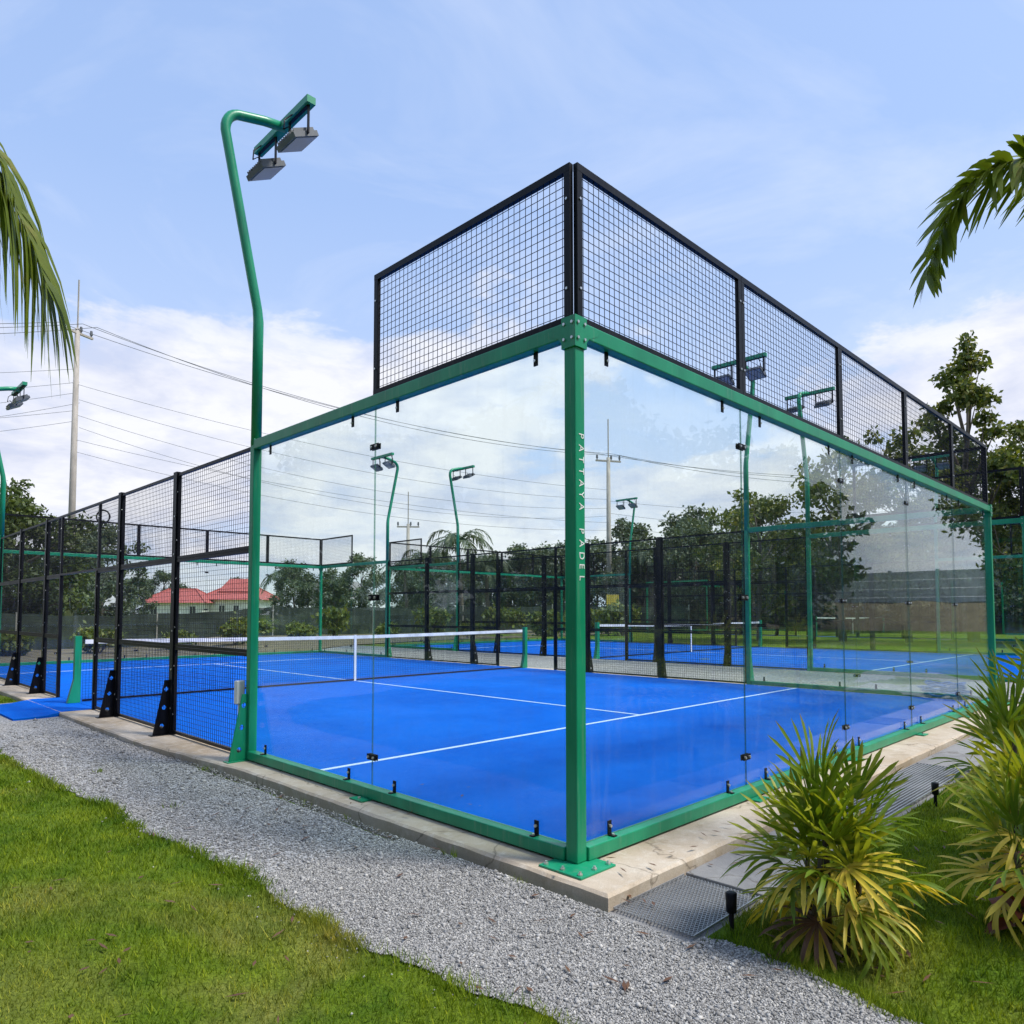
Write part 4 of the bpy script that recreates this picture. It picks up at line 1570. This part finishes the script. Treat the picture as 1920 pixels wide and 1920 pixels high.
hip_house((46.8, 131.7, 0.4), R(-42), 10, 8, 3.0, 2.4, 'small white house with a red hipped roof, left of the bigger red roof')
hip_house((56.4, 129.0, 0.6), R(-47), 10.5, 10, 3.4, 2.6, 'large white house with a two tiered red roof left of the green end post', 2)
pv = thing('pavilion', 'pale roofed open pavilion seen through the glass, left of the lettered post', 'pavilion', (57.0, 93.5, 0.3), R(-45))
mb = MB()
mb.add([(-5, -4, 3.2), (5, -4, 3.2), (5, 4, 3.2), (-5, 4, 3.2), (-1.5, 0, 6.0), (1.5, 0, 6.0)], [(0, 1, 5, 4), (1, 2, 5), (2, 3, 4, 5), (3, 0, 4), (3, 2, 1, 0)])
put('roof', mb.mesh('roof', M['grey_roof']), pv)
for x in (-4.2, -1.4, 1.4, 4.2):
    for y in (-3.2, 3.2):
        put('column', cached('pcol', lambda: MB().cyl((0, 0, -0.3), (0, 0, 3.25), 0.2, 8).mesh('column', M['white_wall'])), pv, (x, y, 0))

# long low building and precast wall on the bank at the right
lb = thing('long_building', 'long low building with a brown grey roof behind the second court', 'building', (55.0, 23.5, 0.3), R(-62))
put('wall', MB().box(-12, 12, -4, 4, -0.5, 3.4).mesh('wall', M['brick_wall']), lb)
mb = MB()
mb.add([(-12.8, -5, 3.2), (12.8, -5, 3.2), (12.8, 5, 3.2), (-12.8, 5, 3.2), (-12.8, 0, 5.6), (12.8, 0, 5.6)], [(0, 1, 5, 4), (2, 3, 4, 5), (0, 4, 3), (1, 2, 5), (3, 2, 1, 0)])
put('roof', mb.mesh('roof', M['grey_roof']), lb)
for i in range(7):
    put('window', MB().box(-11 + 3.4 * i, -9.4 + 3.4 * i, -4.05, -3.9, 1.0, 2.4).mesh('window', M['dark_opening']), lb)

bank_v, bank_f = [], []
for i in range(31):
    y = -30 + 2.0 * i
    for j, (dx, dz) in enumerate(((-6.5, -0.3), (-4.0, 0.7), (-2.0, 1.6), (-0.6, 2.1), (1.5, 2.2), (14, 2.0), (15, -0.5))):
        bank_v.append((50.0 + dx - 0.05 * y + 0.3 * math.sin(i * 1.7 + j), y, dz + 0.14 * math.sin(i * 2.3 + j * 1.9)))
for i in range(30):
    for j in range(6):
        q = i * 7 + j
        bank_f.append((q, q + 1, q + 8, q + 7))
struct(put('earth_bank', np_mesh('earth_bank', np.array(bank_v), np.array(bank_f), M['soil'], True)))
pw = thing('precast_wall', 'long pale precast concrete wall on top of the earth bank', 'wall', (0, 0, 0))
for i in range(15):
    y = -26 + 3.0 * i
    x = 50.2 - 0.05 * y
    put('post', cached('pwpost', lambda: MB().box(-0.1, 0.1, -0.1, 0.1, 1.6, 4.35).mesh('post', M['white_wall'])), pw, (x, y, 0))
    if i < 14:
        for k in range(4):
            put('panel', cached('pwpanel', lambda: MB().box(-0.03, 0.03, 0.11, 2.89, 0.0, 0.57).mesh('panel', M['white_wall'])), pw, (x, y, 1.9 + 0.59 * k), (0, 0, R(2.86)))

# shrubs on the bank
for k, (x, y, s) in enumerate(((45.5, 16.0, 1.1), (45.8, 12.0, 1.3), (46.0, 7.5, 1.0), (46.2, 3.0, 1.4), (46.6, -2.0, 1.2), (45.2, 20.0, 1.3))):
    o = copy_tree(sh[k % 2], (x, y, 0.5), k * 1.7, s, 'scrubby bush on the slope of the earth bank', 'bushes on the earth bank')


# young trees on the bank, in front of the pale wall
for k, (x, y, s) in enumerate(((45.0, 22.0, 0.85), (45.4, 18.0, 0.75), (45.2, 14.5, 0.9), (45.6, 11.0, 0.7), (45.8, 7.0, 0.85), (46.0, 3.0, 0.75), (44.6, 25.5, 0.9), (46.2, -1.5, 0.85))):
    copy_tree(src[(k + 1) % 3], (x, y, 0.3), k * 2.1, s, 'young tree on the slope before the pale precast wall', 'young trees on the earth bank')


# utility poles and lines
def utility_pole(loc, h, rz, label, arm=1.1):
    root = thing('utility_pole', label, 'utility pole', loc, rz, 'concrete utility poles')
    put('pole', MB().tube([(0, 0, -0.3), (0, 0, h)], [0.24, 0.15], 10).mesh('pole', M['pole_concrete'], True), root)
    put('crossarm', MB().box(-arm, arm, -0.07, 0.07, h - 0.35, h - 0.22).mesh('crossarm', M['pole_concrete']), root)
    for x in (-arm * .9, 0.25, arm * .9):
        put('insulator', cached('insul', lambda: MB().tube([(0, 0, 0), (0, 0, .12), (0, 0, .14), (0, 0, .42)], [.05, .05, .10, .07], 8).mesh('insulator', M['lamp_grey'])), root, (x, 0, h - 0.22))
    put('lightning_rod', MB().cyl((0, 0, h), (0, 0, h + 3.2), 0.05, 6).mesh('lightning_rod', M['pole_concrete']), root)
    return root


UP = [(-26.0, 58.0, 15.5), (9.2, 49.2, 19.7), (43.9, 33.1, 14.2), (74.0, 10.0, 14.0)]
utility_pole((UP[1][0], UP[1][1], 0.2), 19.5, R(25), 'tall concrete utility pole above the dark tree at the far left')
utility_pole((UP[2][0], UP[2][1], 0.2), 14.0, R(-30), 'concrete utility pole with a crossarm right of the lettered corner post')
utility_pole((39.5, 54.4, 0.2), 10.0, R(-40), 'short concrete utility pole seen through the left glass wall')


def cable(a, b, sag, label, r=0.022):
    a, b = Vector(a), Vector(b)
    pts = [a.lerp(b, k / 24) - Vector((0, 0, sag * 4 * (k / 24) * (1 - k / 24))) for k in range(25)]
    o = put('power_line', MB().tube(pts, r, 4, caps=False).mesh('power_line', M['lamp_grey']))
    tag(o, label, 'power line', 'overhead power lines')


ORD = ('first', 'second', 'third', 'fourth', 'fifth', 'sixth')
offs = [(-1.0, 0.25), (0.25, 0.35), (1.0, 0.25)]
low = [(-0.2, -3.6), (0.2, -4.6), (0.0, -5.6), (0.25, -6.4), (-0.15, -7.2), (0.1, -8.0)]
for s in range(3):
    pa, pb = UP[s], UP[s + 1]
    for k, (dx, dz) in enumerate(offs):
        cable((pa[0] + dx, pa[1] - dx * .4, pa[2] + dz), (pb[0] + dx, pb[1] - dx * .4, pb[2] + dz), 1.3 + .25 * k,
              ORD[k] + (' high power line running off to the left of the tall pole', ' high power line strung between the two crossarm poles', ' high power line running off to the right of the second pole')[s], 0.018)
    for k, (dx, dz) in enumerate(low):
        cable((pa[0] + dx, pa[1], pa[2] + dz), (pb[0] + dx, pb[1], pb[2] + dz * .75), 1.0 + .35 * ((k * 5) % 4),
              ORD[k] + (' low communication cable from the top, left of the tall pole', ' low communication cable from the top, between the two crossarm poles', ' low communication cable from the top, right of the second pole')[s], 0.013)
ring = [(0.42 * math.cos(a), 0, 0.42 * math.sin(a)) for a in np.linspace(0, 2 * math.pi, 25)]
co_ = put('cable_coil', MB().tube(ring, 0.055, 6, caps=False).mesh('cable_coil', M['black'], True), None, (10.8, 48.5, 7.6), (0, 0, R(-45)))
tag(co_, 'ring of coiled black cable hanging by the tall utility pole', 'cable coil')

# yellow board by the far fence
for (x, y, lab) in ((36.5, 27.2, 'small yellow board on posts right of the lettered post'),):
    yb = thing('yellow_sign', lab, 'sign', (x, y, gz(x, y)), R(-45))
    bevel(put('board', MB().box(-0.42, 0.42, -0.03, 0.03, 1.5, 2.4).mesh('board', M['yellow']), yb), 0.01)
    for s in (-0.3, 0.3):
        put('post', MB().box(s - 0.04, s + 0.04, 0.03, 0.10, -0.1, 2.35).mesh('post', M['galv']), yb)

# ------------------------------------------------------------------ palms at the picture edges
feather_palm((2.95, -2.95, gz(2.9, -2.9)), 3.35, 'feather palm whose arching frond hangs in from the upper right edge',
             [([(2.90, -2.88, 3.55), (2.15, -2.10, 4.18), (1.66, -1.62, 4.34), (1.52, -1.42, 3.36)], 120, 0.37, 0.42, 0.040, True)], 70, 1.3, 8, 0.42, (math.atan2(1.4, -1.35), 0.9))
feather_palm((-3.95, 2.75, gz(-3.9, 2.7)), 3.75, 'feather palm whose drooping fronds hang in from the upper left edge',
             [([(-3.95, 2.75, 3.85), (-3.05, 2.20, 4.30), (-2.50, 1.72, 4.00), (-2.28, 1.50, 3.02)], 84, 0.66, 1.30, 0.036, False),
              ([(-3.95, 2.75, 3.85), (-3.25, 2.45, 4.05), (-2.80, 2.05, 3.75), (-2.55, 1.75, 2.95)], 70, 0.58, 1.30, 0.036, False),
              ([(-3.95, 2.75, 3.85), (-3.20, 2.25, 4.45), (-2.60, 1.80, 4.30), (-2.40, 1.62, 3.45)], 70, 0.60, 1.30, 0.036, False)], 80, 1.2, 7, 0.45, (math.atan2(-1.0, 1.4), 0.95))

# ------------------------------------------------------------------ grass, stones
def in_path(x, y):
    m = (x > x_left(y) - 0.03 - jag(y)) & (x < np.where(y < -0.45, x_right(y) + jag(y + 3) + 0.02, -0.2)) & (y < 7.6)
    m |= (y > 7.2) & (y < 11.3) & (x > -2.0 - (y - 7.3) * 2.2)
    return m


def grass_field(name, x0, x1, y0, y1, dens, label, seed, test, border=None):
    g = np.random.default_rng(seed)
    n = int((x1 - x0) * (y1 - y0) * dens)
    x, y = g.uniform(x0, x1, n), g.uniform(y0, y1, n)
    cx, cy_ = cam.location.x, cam.location.y
    d = np.hypot(x - cx, y - cy_)
    keep = test(x, y) & (g.random(n) < np.clip((3.4 / np.maximum(d, 1.0)) ** 1.25, 0.03, 1)) & (d > 0.7)
    x, y, d = x[keep], y[keep], d[keep]
    n = len(x)
    ex = np.zeros(n)
    if border is not None:
        by = np.concatenate([g.uniform(border[1], 1.5, 9000), g.uniform(1.5, max(border[2], 1.6), 6000)])
        by = by[by < border[2]]
        bx = border[0](by) + g.normal(0, 0.028, len(by)) + border[3] * 0.02
        # uneven: some stretches overgrown, some bare
        kp = g.random(len(by)) < (np.clip(0.55 + 0.45 * sines(by * 2, by * 0 + border[3], 1.3), 0.08, 1) if border[3] else 0.16 * (np.sin(by * 11.0) > 0.86))
        bx, by = bx[kp], by[kp]
        x, y = np.concatenate([x, bx]), np.concatenate([y, by])
        d = np.hypot(x - cx, y - cy_)
        ex = np.concatenate([ex, np.ones(len(bx))])
        n = len(x)
    # a few longer weeds
    ex = np.where((sines(x, y, 3.3) > 1.15) & (g.random(n) < 0.35), np.maximum(ex, 0.9), ex)
    z = height(x, y)
    tuft = 0.75 + 0.35 * sines(x, y, 2.6) * 0.5
    h = g.uniform(0.022, 0.052, n) * np.clip(tuft, 0.5, 1.4) * (1 + 0.55 * ex)
    w = 0.0024 * np.maximum(1, d / 3.4) ** 0.95 * g.uniform(0.8, 1.4, n)
    a = g.uniform(0, 2 * np.pi, n)
    l = g.uniform(0.15, 0.95, n) * h
    la = g.uniform(0, 2 * np.pi, n)
    p0 = np.stack([x - np.cos(a) * w, y - np.sin(a) * w, z - 0.004], 1)
    p1 = np.stack([x + np.cos(a) * w, y + np.sin(a) * w, z - 0.004], 1)
    p2 = np.stack([x + np.cos(la) * l, y + np.sin(la) * l, z + h], 1)
    V = np.stack([p0, p1, p2], 1).reshape(-1, 3)
    F = np.arange(n * 3).reshape(-1, 3)
    o = put(name, np_mesh(name, V, F, M['blade']))
    o['kind'] = 'stuff'
    o['label'] = label
    return n


def left_ok(x, y):
    return ~in_path(x, y) & (x < -0.5)


def right_ok(x, y):
    edge = -0.885 + 0.05 * np.sin(x * 7.3) + 0.03 * np.sin(x * 19.0)
    return (y < edge) & (x > x_right(y) + jag(y + 3) + 0.01) & (x > -0.3)


def weed_spots(y):
    return np.where(np.sin(y * 3.7) > 0.2, -0.27 - 0.10 * (y > 4), x_left(y) + 0.18 + 0.25 * np.sin(y * 2.9))


def no_fill(x, y):
    return (x < -99) & (y < -99)


grass_field('weeds', -1.0, -0.9, -0.5, -0.4, 100, 'small weeds sprouting in the gravel and along the slab', 4, no_fill, (weed_spots, -0.3, 6.5, 0))
grass_field('lawn_grass', -7.0, -0.5, -3.0, 12.0, 6500, 'short mown lawn left of the gravel path', 1, left_ok, (lambda y: x_left(y) - jag(y), -2.4, 7.0, -1))
grass_field('bank_grass', -0.2, 9.0, -4.5, -0.8, 9000, 'longer green grass on the planted bank', 2, right_ok, (lambda y: x_right(y) + jag(y + 3), -2.6, -0.9, 1))

g = np.random.default_rng(5)


def stones(name, n, sampler, label):
    x, y = sampler(n)
    cx, cy_ = cam.location.x, cam.location.y
    d = np.hypot(x - cx, y - cy_)
    keep = g.random(len(x)) < np.clip((3.2 / np.maximum(d, 0.5)) ** 1.5, 0.05, 1)
    x, y, d = x[keep], y[keep], d[keep]
    n = len(x)
    s = (0.0032 + 0.0042 * g.random(n) ** 1.4 + 0.008 * (g.random(n) > 0.988)) * np.maximum(1, d / 3.6) ** 0.6
    z = height(x, y) + 0.008 + s * 0.25
    octa = np.array([(1, 0, 0), (-1, 0, 0), (0, 1, 0), (0, -1, 0), (0, 0, .7), (0, 0, -.7)], float)
    of = np.array([(0, 2, 4), (2, 1, 4), (1, 3, 4), (3, 0, 4), (2, 0, 5), (1, 2, 5), (3, 1, 5), (0, 3, 5)])
    V = octa[None] * g.uniform(0.55, 1.35, (n, 6, 1)) + g.uniform(-.25, .25, (n, 6, 3))
    a = g.uniform(0, 6.28, n)
    ca, sa = np.cos(a)[:, None], np.sin(a)[:, None]
    V = np.stack([V[..., 0] * ca - V[..., 1] * sa, V[..., 0] * sa + V[..., 1] * ca, V[..., 2]], 2)
    V = V * s[:, None, None] + np.stack([x, y, z], 1)[:, None, :]
    F = (of[None] + (np.arange(n) * 6)[:, None, None]).reshape(-1, 3)
    o = put(name, np_mesh(name, V.reshape(-1, 3), F, M['stone']))
    o['kind'] = 'stuff'
    o['label'] = label


def path_sampler(n):
    y = np.concatenate([g.uniform(-2.4, 1.2, int(n * .66)), g.uniform(1.2, 8.85, int(n * .34))])
    u = g.random(len(y))
    xl, xr = np.where(y < 7.4, x_left(y) - jag(y), np.maximum(x_left(y), -3.0)), np.where(y < -0.45, x_right(y) + jag(y + 3), -0.25)
    st = g.random(len(y)) < 0.012
    return xl + (xr - xl) * (u * 1.03 - 0.015) - np.where(st, g.exponential(0.09, len(y)), 0) * (y > -0.6), y


stones('gravel', 185000, path_sampler, 'loose crushed grey gravel on the path')


# dry leaves lying about
def litter(name, n, spots, label):
    gg = np.random.default_rng(17)
    k = gg.integers(0, len(spots), n)
    c = np.array(spots)[k]
    x, y = c[:, 0] + gg.normal(0, 1, n) * c[:, 2], c[:, 1] + gg.normal(0, 1, n) * c[:, 2]
    z = np.maximum(height(x, y), np.where((x > -0.25) & (y > -0.40), 0.002, -9)) + 0.022
    z = np.where((x > -0.25) & (y > -0.87) & (y <= -0.40), -0.046, z)
    a = gg.uniform(0, 6.28, n)
    l, w = gg.uniform(0.015, 0.05, n), gg.uniform(0.004, 0.011, n)
    ca, sa = np.cos(a), np.sin(a)
    P = []
    for (u, v, dz) in ((-1, 0, 0), (0, 1, .3), (1, 0, .5), (0, -1, .3)):
        P.append(np.stack([x + ca * l * u - sa * w * v, y + sa * l * u + ca * w * v, z + dz * 0.012], 1))
    V = np.stack(P, 1).reshape(-1, 3)
    o = put(name, np_mesh(name, V, np.arange(4 * n).reshape(-1, 4), M['rhapis_brown']))
    o['kind'] = 'stuff'
    o['label'] = label


litter('leaf_litter', 260, [(0.12, -1.33, 0.22), (0.8, -1.98, 0.3), (1.72, -1.72, 0.3), (-0.7, -0.6, 0.5), (-0.8, 2.0, 0.7), (-2.2, 0.5, 0.8), (1.2, -0.65, 0.4), (-0.1, 1.5, 0.35)], 'dry brown leaves scattered on gravel and grass')
